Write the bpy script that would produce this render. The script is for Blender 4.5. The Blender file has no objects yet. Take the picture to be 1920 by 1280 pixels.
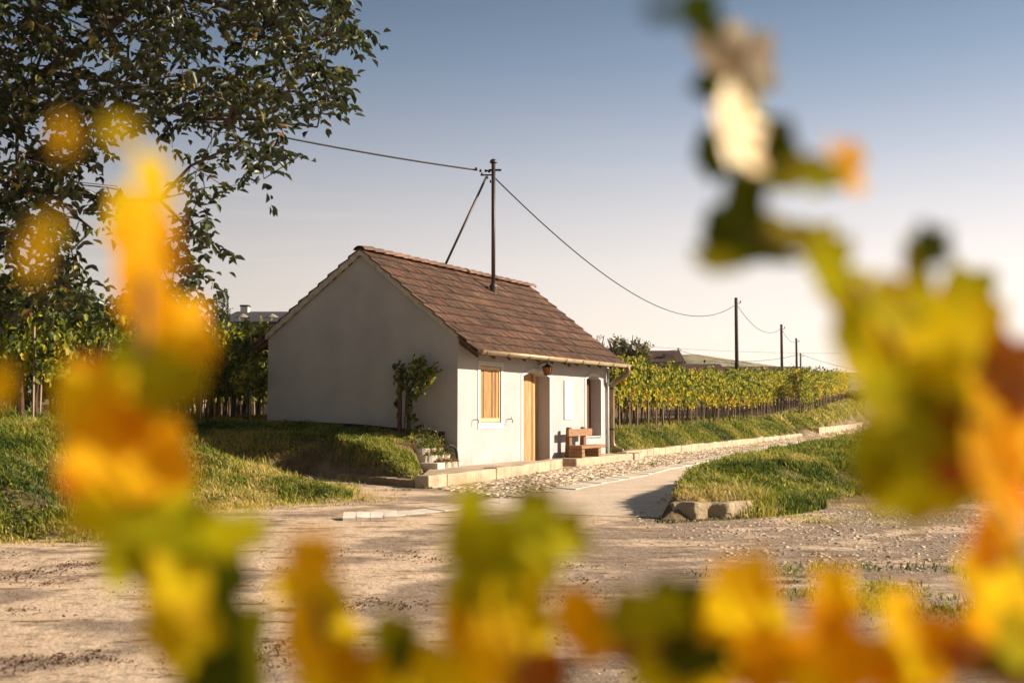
import bpy, bmesh, math, random
import numpy as np
from mathutils import Vector, Matrix
from mathutils.noise import noise as mnoise
S = bpy.context.scene
R = math.radians
random.seed(7); RNG = np.random.default_rng(7)
# ------------------------------------------------------------------ camera
F_PX = 2100.0; CH = 1.2; PITCH = math.atan(130/F_PX)
cd = bpy.data.cameras.new('camera'); cam = bpy.data.objects.new('camera', cd); S.collection.objects.link(cam)
cd.sensor_width = 36; cd.lens = 36*F_PX/1920; cd.clip_start = .05; cd.clip_end = 6000
cam.location = (0, 0, CH); cam.rotation_euler = (math.pi/2+PITCH, 0, 0)
cd.dof.use_dof = True; cd.dof.focus_distance = 23; cd.dof.aperture_fstop = 3.0; cd.dof.aperture_blades = 9
S.camera = cam
# ------------------------------------------------------------------ sun + sky
SUN_AZ = math.atan2(.02, 1); SUN_EL = R(24)
sdir = Vector((math.cos(SUN_AZ)*math.cos(SUN_EL), math.sin(SUN_AZ)*math.cos(SUN_EL), math.sin(SUN_EL)))
sl = bpy.data.lights.new('sun', 'SUN'); sl.energy = 5.0; sl.angle = R(.5); sl.color = (1, .85, .67)
so = bpy.data.objects.new('sun', sl); S.collection.objects.link(so)
so.rotation_euler = sdir.to_track_quat('Z', 'Y').to_euler(); so.location = (30, 20, 30)
W = bpy.data.worlds.new('World'); S.world = W; W.use_nodes = True
wn = W.node_tree; wn.nodes.clear()
def N(t, kind, **k):
    n = t.nodes.new(kind)
    for a, b in k.items():
        if a.startswith('i_'): n.inputs[a[2:].replace('_', ' ')].default_value = b
        else: setattr(n, a, b)
    return n
def ramp(t, pts):
    n = t.nodes.new('ShaderNodeValToRGB'); e = n.color_ramp.elements
    while len(e) < len(pts): e.new(.5)
    for x, (p, c) in zip(e, pts): x.position = p; x.color = (*c, 1)
    return n
sky = N(wn, 'ShaderNodeTexSky', sky_type='NISHITA', sun_disc=False, sun_elevation=SUN_EL, sun_rotation=math.pi/2-SUN_AZ,
        altitude=200, air_density=1.0, dust_density=1.0, ozone_density=2.0)
tc = N(wn, 'ShaderNodeTexCoord'); sx = N(wn, 'ShaderNodeSeparateXYZ'); wn.links.new(tc.outputs['Generated'], sx.inputs[0])
# the evening air layer: pinkish near the horizon, deep blue above; thin cloud streaks
SKY = [(0.0, (.95,.81,.675)), (.06, (.90,.78,.68)), (.12, (.78,.70,.65)), (.17, (.61,.58,.585)), (.22, (.42,.445,.51)), (.26, (.295,.345,.435)), (.30, (.20,.27,.37)), (.345, (.14,.20,.29)), (.5, (.14,.17,.22)), (1, (.13,.15,.19))]
rp = ramp(wn, SKY); wn.links.new(sx.outputs['Z'], rp.inputs[0])
mx = N(wn, 'ShaderNodeMath', operation='MULTIPLY_ADD'); mx.inputs[1].default_value = .8
my = N(wn, 'ShaderNodeMath', operation='MULTIPLY_ADD'); my.inputs[1].default_value = .55; my.inputs[2].default_value = .47
wn.links.new(sx.outputs['Y'], my.inputs[0]); wn.links.new(my.outputs[0], mx.inputs[2])
wn.links.new(sx.outputs['X'], mx.inputs[0])
mc = N(wn, 'ShaderNodeClamp'); mc.inputs['Min'].default_value = .52; mc.inputs['Max'].default_value = 1.35; wn.links.new(mx.outputs[0], mc.inputs[0])
vm = N(wn, 'ShaderNodeVectorMath', operation='SCALE'); wn.links.new(rp.outputs[0], vm.inputs[0]); wn.links.new(mc.outputs[0], vm.inputs['Scale'])
mp = N(wn, 'ShaderNodeMapping'); mp.inputs['Scale'].default_value = (2.2, 2.2, 34); wn.links.new(tc.outputs['Generated'], mp.inputs[0])
cn = N(wn, 'ShaderNodeTexNoise', i_Scale=2.0, i_Detail=5.0, i_Roughness=.6); wn.links.new(mp.outputs[0], cn.inputs[0])
cr = ramp(wn, [(.5, (0,0,0)), (.72, (.16,.16,.16))]); wn.links.new(cn.outputs[0], cr.inputs[0])
band = ramp(wn, [(.07, (0,0,0)), (.15, (1,1,1)), (.22, (.15,.15,.15)), (.4, (0,0,0))]); wn.links.new(sx.outputs['Z'], band.inputs[0])
cm = N(wn, 'ShaderNodeMath', operation='MULTIPLY'); wn.links.new(cr.outputs[0], cm.inputs[0]); wn.links.new(band.outputs[0], cm.inputs[1])
mxc = N(wn, 'ShaderNodeMix', data_type='RGBA'); mxc.inputs['B'].default_value = (1.0, .85, .75, 1)
wn.links.new(cm.outputs[0], mxc.inputs['Factor']); wn.links.new(vm.outputs[0], mxc.inputs['A'])
b1 = N(wn, 'ShaderNodeBackground'); b1.inputs[1].default_value = .008; wn.links.new(sky.outputs[0], b1.inputs[0])
b2 = N(wn, 'ShaderNodeBackground'); b2.inputs[1].default_value = .50; wn.links.new(mxc.outputs['Result'], b2.inputs[0])
ad = N(wn, 'ShaderNodeAddShader'); wn.links.new(b1.outputs[0], ad.inputs[0]); wn.links.new(b2.outputs[0], ad.inputs[1])
wo = N(wn, 'ShaderNodeOutputWorld'); wn.links.new(ad.outputs[0], wo.inputs[0])
S.view_settings.view_transform = 'Standard'; S.view_settings.look = 'None'; S.view_settings.exposure = 1.03; S.view_settings.gamma = 1
S.cycles.use_denoising = True; S.cycles.max_bounces = 7; S.cycles.transparent_max_bounces = 6
S.cycles.sample_clamp_indirect = 6
# ------------------------------------------------------------------ pixel rays (1920x1280 photo) -> world points
cp, sp = math.cos(PITCH), math.sin(PITCH)
def ray(px, py):
    a, b = px-960, 640-py
    return (a/F_PX, cp-b*sp/F_PX, sp+b*cp/F_PX)
def G(px, py, z=0.0):
    r = ray(px, py); t = (z-CH)/r[2]; return Vector((r[0]*t, r[1]*t, z))
def P(px, py, Y):
    r = ray(px, py); t = Y/r[1]; return Vector((r[0]*t, Y, CH+r[2]*t))
C0 = Vector((-1.018, 21.0, 0)); U = Vector((.4553, .8903, 0)); V = Vector((-.8903, .4553, 0)); HROT = math.atan2(U.y, U.x)
HL, HW = 7.5, 4.5
def H(a, b, z=0): return C0+U*a+V*b+Vector((0,0,z))
def loc(p): d = Vector(p)-C0; return d.dot(U), d.dot(V)
# ------------------------------------------------------------------ materials
MATS = {}
def newmat(name):
    m = bpy.data.materials.new(name); m.use_nodes = True; t = m.node_tree; t.nodes.clear(); return m, t
def mat(name, c1, c2=None, scale=6, rough=.8, bump=.0, bscale=None, detail=6, c3=None, s3=30, f3=(.55,.7), stretch=(1,1,1), metal=0, spec=.3, attr=None, disp=None):
    if name in MATS: return MATS[name]
    m, t = newmat(name); L = t.links.new
    c2 = c2 or c1
    co = N(t, 'ShaderNodeTexCoord'); ma = N(t, 'ShaderNodeMapping'); ma.inputs['Scale'].default_value = stretch; L(co.outputs['Object'], ma.inputs[0])
    n1 = N(t, 'ShaderNodeTexNoise', i_Scale=scale, i_Detail=detail, i_Roughness=.6); L(ma.outputs[0], n1.inputs[0])
    r1 = ramp(t, [(.32, c1), (.68, c2)]); L(n1.outputs[0], r1.inputs[0]); col = r1.outputs[0]
    if attr:
        at = N(t, 'ShaderNodeAttribute', attribute_name=attr)
        r2 = ramp(t, [(0, (.42,.40,.38)), (1, (1.4,1.38,1.35))]); L(at.outputs['Fac'], r2.inputs[0])
        mm = N(t, 'ShaderNodeMix', data_type='RGBA', blend_type='MULTIPLY'); mm.inputs['Factor'].default_value = 1; L(col, mm.inputs['A']); L(r2.outputs[0], mm.inputs['B']); col = mm.outputs['Result']
    if c3:
        n3 = N(t, 'ShaderNodeTexNoise', i_Scale=s3, i_Detail=5.0, i_Roughness=.65); L(ma.outputs[0], n3.inputs[0])
        r3 = ramp(t, [(f3[0], (0,0,0)), (f3[1], (1,1,1))]); L(n3.outputs[0], r3.inputs[0])
        mm = N(t, 'ShaderNodeMix', data_type='RGBA'); L(r3.outputs[0], mm.inputs['Factor']); L(col, mm.inputs['A']); mm.inputs['B'].default_value = (*c3, 1); col = mm.outputs['Result']
    bs = N(t, 'ShaderNodeBsdfPrincipled'); L(col, bs.inputs['Base Color']); bs.inputs['Roughness'].default_value = rough; bs.inputs['Metallic'].default_value = metal
    bs.inputs['Specular IOR Level'].default_value = spec
    if bump:
        nb = N(t, 'ShaderNodeTexNoise', i_Scale=bscale or scale*5, i_Detail=8.0, i_Roughness=.65); L(ma.outputs[0], nb.inputs[0])
        bp = N(t, 'ShaderNodeBump', i_Strength=1.0, i_Distance=bump); L(nb.outputs[0], bp.inputs['Height']); L(bp.outputs[0], bs.inputs['Normal'])
    o = N(t, 'ShaderNodeOutputMaterial'); L(bs.outputs[0], o.inputs[0]); MATS[name] = m; return m
def leafmat(name, pts, trans=.45, gloss=.25, rough=.45, veins=0):
    m, t = newmat(name); L = t.links.new
    at = N(t, 'ShaderNodeAttribute', attribute_name='tint'); r = ramp(t, pts); L(at.outputs['Fac'], r.inputs[0]); col = r.outputs[0]
    if veins:
        co = N(t, 'ShaderNodeTexCoord'); n = N(t, 'ShaderNodeTexNoise', i_Scale=veins, i_Detail=3.0); L(co.outputs['Object'], n.inputs[0])
        rr = ramp(t, [(.35, (.75,.55,.35)), (.6, (1.1,1.1,1.05))]); L(n.outputs[0], rr.inputs[0])
        mm = N(t, 'ShaderNodeMix', data_type='RGBA', blend_type='MULTIPLY'); mm.inputs['Factor'].default_value = 1; L(col, mm.inputs['A']); L(rr.outputs[0], mm.inputs['B']); col = mm.outputs['Result']
    d = N(t, 'ShaderNodeBsdfDiffuse'); L(col, d.inputs[0]); tr = N(t, 'ShaderNodeBsdfTranslucent')
    g = N(t, 'ShaderNodeGamma', i_Gamma=.85); L(col, g.inputs[0]); L(g.outputs[0], tr.inputs[0])
    m1 = N(t, 'ShaderNodeMixShader'); m1.inputs[0].default_value = trans; L(d.outputs[0], m1.inputs[1]); L(tr.outputs[0], m1.inputs[2])
    gl = N(t, 'ShaderNodeBsdfGlossy', i_Roughness=rough); gl.inputs[0].default_value = (1,1,1,1)
    m2 = N(t, 'ShaderNodeMixShader'); m2.inputs[0].default_value = gloss*.1; L(m1.outputs[0], m2.inputs[1]); L(gl.outputs[0], m2.inputs[2])
    o = N(t, 'ShaderNodeOutputMaterial'); L(m2.outputs[0], o.inputs[0]); MATS[name] = m; return m
plaster = mat('plaster', (.365,.345,.345), (.445,.42,.415), 1.3, .9, .006, 60, c3=(.345,.33,.325), s3=2.2, f3=(.62,.9))
def grime(m):
    t = m.node_tree; L = t.links.new; bs = [n for n in t.nodes if n.type == 'BSDF_PRINCIPLED'][0]; src = bs.inputs['Base Color'].links[0].from_socket
    co = N(t, 'ShaderNodeTexCoord'); sp_ = N(t, 'ShaderNodeSeparateXYZ'); L(co.outputs['Object'], sp_.inputs[0])
    mr = N(t, 'ShaderNodeMapRange'); mr.inputs['From Min'].default_value = .5; mr.inputs['From Max'].default_value = .1; L(sp_.outputs['Z'], mr.inputs[0])
    n = N(t, 'ShaderNodeTexNoise', i_Scale=3.0, i_Detail=8.0, i_Roughness=.7); ma = N(t, 'ShaderNodeMapping'); ma.inputs['Scale'].default_value = (2,2,.6); L(co.outputs['Object'], ma.inputs[0]); L(ma.outputs[0], n.inputs[0])
    ad_ = N(t, 'ShaderNodeMath', operation='MULTIPLY_ADD'); L(mr.outputs[0], ad_.inputs[0]); ad_.inputs[1].default_value = .26; L(n.outputs[0], ad_.inputs[2])
    r_ = ramp(t, [(.60, (0,0,0)), (.9, (.6,.6,.6))]); L(ad_.outputs[0], r_.inputs[0])
    mm = N(t, 'ShaderNodeMix', data_type='RGBA'); L(r_.outputs[0], mm.inputs['Factor']); L(src, mm.inputs['A']); mm.inputs['B'].default_value = (.33,.27,.22,1); L(mm.outputs['Result'], bs.inputs['Base Color'])
grime(plaster)
trimwhite = mat('white_trim', (.50,.475,.465), (.55,.525,.51), 3, .85, .002, 50)
verge = mat('verge_mortar', (.38,.34,.28), (.55,.50,.42), 7, .95, .012, 30, c3=(.15,.12,.09), s3=9, f3=(.58,.72))
# ------------------------------------------------------------------ mesh helpers
def link(name, me, m=None, parent=None, smooth=False):
    o = bpy.data.objects.new(name, me); S.collection.objects.link(o)
    if m: me.materials.append(m)
    if smooth: me.polygons.foreach_set('use_smooth', [True]*len(me.polygons))
    if parent: o.parent = parent
    return o
def tag(o, label=None, cat=None, group=None, kind=None):
    if label: o['label'] = label
    if cat: o['category'] = cat
    if group: o['group'] = group
    if kind: o['kind'] = kind
    return o
def empty(name, p, rz=0, **k):
    o = bpy.data.objects.new(name, None); S.collection.objects.link(o); o.location = p; o.rotation_euler = (0,0,rz); o.empty_display_size = .1
    return tag(o, **k)
class MB:
    def __init__(s): s.v = []; s.f = []
    def add(s, v, f):
        n = len(s.v); s.v += [tuple(x) for x in v]; s.f += [tuple(i+n for i in q) for q in f]; return s
    def box(s, x0, x1, y0, y1, z0, z1):
        return s.add([(x0,y0,z0),(x1,y0,z0),(x1,y1,z0),(x0,y1,z0),(x0,y0,z1),(x1,y0,z1),(x1,y1,z1),(x0,y1,z1)],
                     [(0,3,2,1),(4,5,6,7),(0,1,5,4),(1,2,6,5),(2,3,7,6),(3,0,4,7)])
    def prism(s, poly, axis, t0, t1):
        n = len(poly)
        mk = {'y': lambda p,t:(p[0],t,p[1]), 'x': lambda p,t:(t,p[0],p[1]), 'z': lambda p,t:(p[0],p[1],t)}[axis]
        v = [mk(p,t0) for p in poly]+[mk(p,t1) for p in poly]
        return s.add(v, [tuple(range(n)), tuple(range(2*n-1,n-1,-1))]+[(i,(i+1)%n,(i+1)%n+n,i+n) for i in range(n)])
    def tube(s, pts, r, n=8, cap=True):
        pts = [Vector(p) for p in pts]; rr = r if hasattr(r, '__len__') else [r]*len(pts); vs = []; fs = []
        up = None
        for i, p in enumerate(pts):
            d = (pts[min(i+1,len(pts)-1)]-pts[max(i-1,0)]).normalized()
            if up is None: up = d.orthogonal().normalized()
            up = (up-d*up.dot(d))
            if up.length < 1e-5: up = d.orthogonal()
            up.normalize(); w = d.cross(up)
            for k in range(n):
                a = 2*math.pi*k/n; vs.append(p+(up*math.cos(a)+w*math.sin(a))*rr[i])
        for i in range(len(pts)-1):
            for k in range(n): fs.append((i*n+k, i*n+(k+1)%n, (i+1)*n+(k+1)%n, (i+1)*n+k))
        if cap and n > 3: fs.append(tuple(range(n-1,-1,-1))); fs.append(tuple(range((len(pts)-1)*n, len(pts)*n)))
        return s.add(vs, fs)
    def lathe(s, prof, c=(0,0,0), n=16):
        vs = []; fs = []
        for r, z in prof:
            for k in range(n): a = 2*math.pi*k/n; vs.append((c[0]+r*math.cos(a), c[1]+r*math.sin(a), c[2]+z))
        for i in range(len(prof)-1):
            for k in range(n): fs.append((i*n+k, i*n+(k+1)%n, (i+1)*n+(k+1)%n, (i+1)*n+k))
        return s.add(vs, fs)
    def build(s, name, m, parent=None, smooth=False, bevel=0, jit=0):
        me = bpy.data.meshes.new(name)
        v = s.v
        if jit: v = [(x+random.uniform(-jit,jit), y+random.uniform(-jit,jit), z+random.uniform(-jit,jit)) for x,y,z in v]
        me.from_pydata(v, [], s.f); me.update()
        bm = bmesh.new(); bm.from_mesh(me); bmesh.ops.recalc_face_normals(bm, faces=bm.faces)
        if bevel: bmesh.ops.bevel(bm, geom=bm.edges[:], offset=bevel, segments=1, affect='EDGES', clamp_overlap=True)
        bm.to_mesh(me); bm.free()
        return link(name, me, m, parent, smooth)
def arrmesh(name, verts, faces, fsize, m, parent=None, tint=None):
    """numpy mesh: verts (n,3), faces (k,fsize)"""
    me = bpy.data.meshes.new(name); nf = len(faces)
    me.vertices.add(len(verts)); me.vertices.foreach_set('co', np.asarray(verts, np.float32).ravel())
    me.loops.add(nf*fsize); me.loops.foreach_set('vertex_index', np.asarray(faces, np.int32).ravel())
    me.polygons.add(nf); me.polygons.foreach_set('loop_start', np.arange(nf, dtype=np.int32)*fsize)
    me.update(calc_edges=True)
    if tint is not None:
        a = me.attributes.new('tint', 'FLOAT', 'FACE'); a.data.foreach_set('value', np.asarray(tint, np.float32))
    return link(name, me, m, parent)
def smooth(t): t = np.clip(t, 0, 1); return t*t*(3-2*t)
# ------------------------------------------------------------------ leaves
def unit(a): return a/np.maximum(np.linalg.norm(a, axis=-1, keepdims=True), 1e-9)
LEAF_VINE = np.array([(0,-.45),(.30,-.5),(.5,-.1),(.36,.12),(.30,.42),(0,.62),(-.30,.42),(-.36,.12),(-.5,-.1),(-.30,-.5)])
LEAF_OVAL = np.array([(0,-.5),(.2,-.22),(.25,.08),(.12,.38),(0,.55),(-.12,.38),(-.25,.08),(-.2,-.22)])
def leaf_cloud(pos, nrm, size, shape, fold=.25, droop=None, rng=RNG):
    """one small folded leaf polygon fan per position"""
    n = len(pos); k = len(shape); nrm = unit(nrm)
    ref = rng.normal(size=(n,3)) if droop is None else droop+rng.normal(size=(n,3))*.35
    t = unit(ref-nrm*np.sum(ref*nrm, 1, keepdims=True)); b = np.cross(nrm, t)
    sx_, sy_ = shape[:,0], shape[:,1]
    h = np.abs(sx_)*fold*2+sy_**2*-.3*fold*2
    V_ = (pos[:,None,:]+size[:,None,None]*(b[:,None,:]*sx_[None,:,None]+t[:,None,:]*sy_[None,:,None]+nrm[:,None,:]*h[None,:,None]))
    base = (np.arange(n)*k)[:,None]
    half = k//2   # two half-leaf polygons folded along the midrib
    f1 = base+np.arange(0, half+1)[None,:]
    f2 = base+np.concatenate([[0], np.arange(half, k)])[None,:]
    return V_.reshape(-1,3), np.concatenate([f1, f2]), half+1
def foliage(name, pos, nrm, size, tint, m, parent=None, shape=LEAF_VINE, fold=.25, droop=None):
    v, f, fs = leaf_cloud(pos, nrm, size, shape, fold, droop)
    return arrmesh(name, v, f, fs, m, parent, np.concatenate([tint, tint]))
# ------------------------------------------------------------------ terrain
def inpoly(x, y, poly):
    inside = np.zeros(x.shape, bool); n = len(poly)
    for i in range(n):
        x1,y1 = poly[i]; x2,y2 = poly[(i+1)%n]
        if y1 == y2: continue
        c = ((y1 > y) != (y2 > y)) & (x < (x2-x1)*(y-y1)/(y2-y1)+x1)
        inside ^= c
    return inside
def pdist(x, y, poly):
    d = np.full(x.shape, 1e9); n = len(poly)
    for i in range(n):
        x1,y1 = poly[i]; x2,y2 = poly[(i+1)%n]; dx, dy = x2-x1, y2-y1
        t = np.clip(((x-x1)*dx+(y-y1)*dy)/(dx*dx+dy*dy+1e-12), 0, 1)
        d = np.minimum(d, np.hypot(x-x1-t*dx, y-y1-t*dy))
    return np.where(inpoly(x, y, poly), d, -d)
def xy(*q): return [(p[0], p[1]) for p in q]
P1 = xy((-90,4), (-12,8.6), G(0,1015), G(190,1012), (-3.9,11.6), (-4.3,13.2), (-3.35,14.2), (-2.34,15.2), (-2.45,16.3), (-3.05,17.6), (-4.4,20.5), (-6.5,24), (-9,30), (-30,60), (-90,90))
K0 = G(804,915.5)
P3 = xy(K0, G(700,906), G(600,893), (-4.3,20.7), (-7,20.3), (-12,25), (-30,90), (-90,3000), (-5,3000), H(HL,2), H(-.02,.22), H(-.75,.1))
P2 = xy(H(HL,-.15), G(1178,860), G(1330,842), G(1505,820), (13.9,51.0), (14.3,52.0), (20,67), (29.6,93), (70,190), (400,900), (900,3000), (-90,3000), (-60,60), H(HL+2,3), H(HL-.5,2))
P4 = xy(G(1250,976), G(1300,972), G(1400,968), G(1470,962), (4.1,14.4), (5.2,15.5), (9,18), (30,32), (120,80), (900,500), (900,900), (200,300), (80,150), (42,96), (19,55), (11.5,38), (6.0,25.2), (3.5,19.2), (2.2,15.6), (1.62,13.1))
FRONT = [(3.05,12.9), (4.1,14.4), (5.2,15.5), (9,18), (30,32), (120,80), (900,500), (900,3000), (-90,3000), (-90,12), (1.2,9.5), (2.4,10.9)]
def noise2(x, y, s, seed=0):
    # cheap smooth value noise
    xs, ys = x/s+seed*17.3, y/s-seed*9.1
    xi, yi = np.floor(xs), np.floor(ys); fx, fy = smooth(xs-xi), smooth(ys-yi)
    def h(a, b): v = np.sin(a*127.1+b*311.7+seed*74.7)*43758.5453; return v-np.floor(v)
    return (h(xi,yi)*(1-fx)+h(xi+1,yi)*fx)*(1-fy)+(h(xi,yi+1)*(1-fx)+h(xi+1,yi+1)*fx)*fy
def height(x, y):
    x = np.asarray(x, float); y = np.asarray(y, float)
    w = (noise2(x,y,.9,1)-.5)*.5
    d1 = pdist(x, y, P1)+w*.9
    t1 = np.clip(d1/4.6, 0, 1); h1 = 1.08*(1-(1-t1)**1.7)*(d1>0)*(.72+.28*smooth((-3.2-x)/2.5)) + (noise2(x,y,1.7,2)-.5)*.22*np.clip(d1,0,1)
    d3 = pdist(x, y, P3); t = np.clip((d3+w*.1)/.4, 0, 1); la_ = (x-C0.x)*U.x+(y-C0.y)*U.y; lb_ = (x-C0.x)*V.x+(y-C0.y)*V.y
    zg = np.clip(.715+.057*lb_, .62, .99); ed = (x-K0.x)*.985-(y-K0.y)*.17; s3 = np.where(la_ < -.5, smooth((-ed+.35)/1.9)*.8+.2, 1)
    h3 = np.where(d3>0, smooth(t)*s3*np.clip(zg+.125*np.clip(la_,-5,0), .2, 1.0), 0)
    farup = 1.05-.1*smooth((x+6)/8)
    h3 = np.minimum(h3, farup)
    d2 = pdist(x, y, P2); hp = .62+.011*np.clip(y-28, 0, 30)+.033*np.clip(y-57, 0, 45)
    t2 = np.clip(d2/1.25, 0, 1); h2 = np.where(d2>0, hp*(1-(1-t2)**1.8), 0)
    d4 = pdist(x, y, P4); t4 = np.clip((d4-.02+w*.06)/.30, 0, 1)
    sh = smooth((9-x)/6)   # steep face near the tip, gentle further right
    fr = pdist(x, y, [tuple(p_) for p_ in FRONT])   # distance behind the gentle front edge right of the chalk face
    h4 = np.where(d4>0, .37*smooth(t4)**.7+.10*smooth(d4/1.8), 0)*(.12+.88*smooth(np.clip(fr,0,9)/2.0))
    base = (noise2(x,y,2.2,3)-.5)*.03+(noise2(x,y,.6,4)-.5)*.012
    h = np.maximum.reduce([h1, h2, h3, h4])+np.where((x<1e9), base, 0)
    return h
def hz(x, y): return float(height(np.array([x]), np.array([y]))[0])
def axis(lo, hi, step, far, g=1.09):
    a = list(np.arange(lo, hi+1e-6, step)); s = step
    while a[-1] < far: s *= g; a.append(a[-1]+s)
    s = step
    while a[0] > -far: s *= g; a.insert(0, a[0]-s)
    return np.array(a)
ax = axis(-9, 14, .11, 1100); ay = axis(4, 34, .11, 1100)
GX, GY = np.meshgrid(ax, ay); HZ = height(GX, GY)
HZ = np.where((GY < 2.5), np.minimum(HZ, .1), HZ)
vv = np.stack([GX, GY, HZ], -1).reshape(-1,3); nx, ny = len(ax), len(ay)
ii = (np.arange(ny-1)[:,None]*nx+np.arange(nx-1)[None,:]).ravel()
ff = np.stack([ii, ii+1, ii+1+nx, ii+nx], 1)
def ground_material():
    m, t = newmat('ground'); L = t.links.new
    co = N(t, 'ShaderNodeTexCoord')
    def ns(s, d=6, r=.6, st=None):
        n = N(t, 'ShaderNodeTexNoise', i_Scale=s, i_Detail=float(d), i_Roughness=r)
        if st:
            ma = N(t, 'ShaderNodeMapping'); ma.inputs['Scale'].default_value = st; L(co.outputs['Object'], ma.inputs[0]); L(ma.outputs[0], n.inputs[0])
        else: L(co.outputs['Object'], n.inputs[0])
        return n.outputs[0]
    def mixc(f, a, b):
        n = N(t, 'ShaderNodeMix', data_type='RGBA'); L(f, n.inputs['Factor'])
        for s, v in (('A', a), ('B', b)):
            if isinstance(v, tuple): n.inputs[s].default_value = (*v, 1)
            else: L(v, n.inputs[s])
        return n.outputs['Result']
    def rr(v, a, b):
        r = ramp(t, [(a, (0,0,0)), (b, (1,1,1))]); L(v, r.inputs[0]); return r.outputs[0]
    # asphalt grit worn to pale grey, drifted sandy dirt, dark scraps
    asphalt = mixc(rr(ns(110,4), .4, .62), (.20,.145,.105), (.54,.41,.30))
    sand = mixc(rr(ns(3,6), .3, .7), (.74,.545,.37), (.88,.68,.49))
    sand = mixc(rr(ns(60,5), .45, .75), sand, (.40,.27,.17))
    tk = N(t, 'ShaderNodeAttribute', attribute_name='track')
    tsum = N(t, 'ShaderNodeMath', operation='MULTIPLY_ADD'); L(tk.outputs['Fac'], tsum.inputs[0]); tsum.inputs[1].default_value = .22; L(ns(.75,7,.68,(1,1.5,1)), tsum.inputs[2])
    c = mixc(rr(tsum.outputs[0], .50, .60), asphalt, sand)
    c = mixc(rr(ns(1.7,9,.80,(1,2.6,1)), .525, .60), c, (.21,.125,.07))
    ag = N(t, 'ShaderNodeAttribute', attribute_name='soil')
    soil = mixc(rr(ns(5,6), .35, .65), (.13,.085,.045), (.27,.19,.10))
    c = mixc(ag.outputs['Fac'], c, soil)
    bs = N(t, 'ShaderNodeBsdfPrincipled'); L(c, bs.inputs['Base Color']); bs.inputs['Roughness'].default_value = .95; bs.inputs['Specular IOR Level'].default_value = .15
    b = N(t, 'ShaderNodeBump', i_Strength=1.0, i_Distance=.018); L(ns(70,6,.7), b.inputs['Height'])
    b2_ = N(t, 'ShaderNodeBump', i_Strength=1.0, i_Distance=.05); L(ns(7,6,.65), b2_.inputs['Height']); L(b.outputs[0], b2_.inputs['Normal'])
    L(b2_.outputs[0], bs.inputs['Normal'])
    o = N(t, 'ShaderNodeOutputMaterial'); L(bs.outputs[0], o.inputs[0]); return m
gnd = arrmesh('ground', vv, ff, 4, ground_material()); gnd['kind'] = 'structure'
dd = np.maximum.reduce([pdist(GX,GY,p) for p in (P1,P2,P3,P4)])
soil = smooth((dd+.25+(noise2(GX,GY,.5,6)-.5)*.5)/.4)
a = gnd.data.attributes.new('soil', 'FLOAT', 'POINT'); a.data.foreach_set('value', soil.ravel().astype(np.float32))
TRK = [G(-200,1330), G(250,1170), G(560,1060), G(800,1000), G(1080,950), G(1200,915)]
td = np.full(GX.shape, 1e9)
for p_, q_ in zip(TRK, TRK[1:]):
    dx_, dy_ = q_.x-p_.x, q_.y-p_.y; tt_ = np.clip(((GX-p_.x)*dx_+(GY-p_.y)*dy_)/(dx_*dx_+dy_*dy_), 0, 1); td = np.minimum(td, np.hypot(GX-p_.x-tt_*dx_, GY-p_.y-tt_*dy_))
trk = np.maximum(1-np.abs(td-.75)/.45, 0)+smooth((-GX+.5)/3)*.3
a = gnd.data.attributes.new('track', 'FLOAT', 'POINT'); a.data.foreach_set('value', trk.ravel().astype(np.float32))
gnd.data.polygons.foreach_set('use_smooth', [True]*len(gnd.data.polygons))
# ------------------------------------------------------------------ road, pavement, kerbs
def strip_mesh(name, left, right, m, dz, nu=8, step=.5, kind='structure'):
    """sheet between two world polylines (same number of points) following the terrain"""
    rows = []
    for i in range(len(left)-1):
        l0, l1, r0, r1 = map(Vector, (left[i], left[i+1], right[i], right[i+1]))
        k = max(1, int((l1-l0).length/step))
        for j in range(k+(i == len(left)-2)): rows.append((l0.lerp(l1, j/k), r0.lerp(r1, j/k)))
    v = []
    for l, r in rows:
        for j in range(nu+1): p = l.lerp(r, j/nu); v.append((p.x, p.y, 0))
    v = np.array(v); v[:,2] = height(v[:,0], v[:,1])+dz
    n = nu+1; f = [(i*n+j, i*n+j+1, (i+1)*n+j+1, (i+1)*n+j) for i in range(len(rows)-1) for j in range(nu)]
    o = arrmesh(name, v, np.array(f), 4, m); o['kind'] = kind
    return o
v2 = lambda x, y: Vector((x, y))
# line of the drain stones beside the road: from near left to far right
GL = [G(640,970), G(705,968), G(845,952), G(960,935), G(1060,917), G(1200,890), G(1350,857), G(1510,825)]
GL = [v2(p.x, p.y) for p in GL]
GL2 = GL+[v2(14.0,52), v2(20.3,66), v2(29.9,92), v2(48,130)]
def off(line, d):
    out = []
    for i, p in enumerate(line):
        t = (line[min(i+1,len(line)-1)]-line[max(i-1,0)]).normalized(); out.append(p+Vector((t.y,-t.x))*d)
    return out
asph = mat('road_asphalt', (.60,.47,.345), (.75,.60,.45), 1.2, .93, .008, 90, c3=(.33,.25,.17), s3=14, f3=(.5,.8))
strip_mesh('road', off(GL2[2:], .16), off(GL2[2:], 2.75), asph, .005, nu=16, step=.4)
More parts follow.
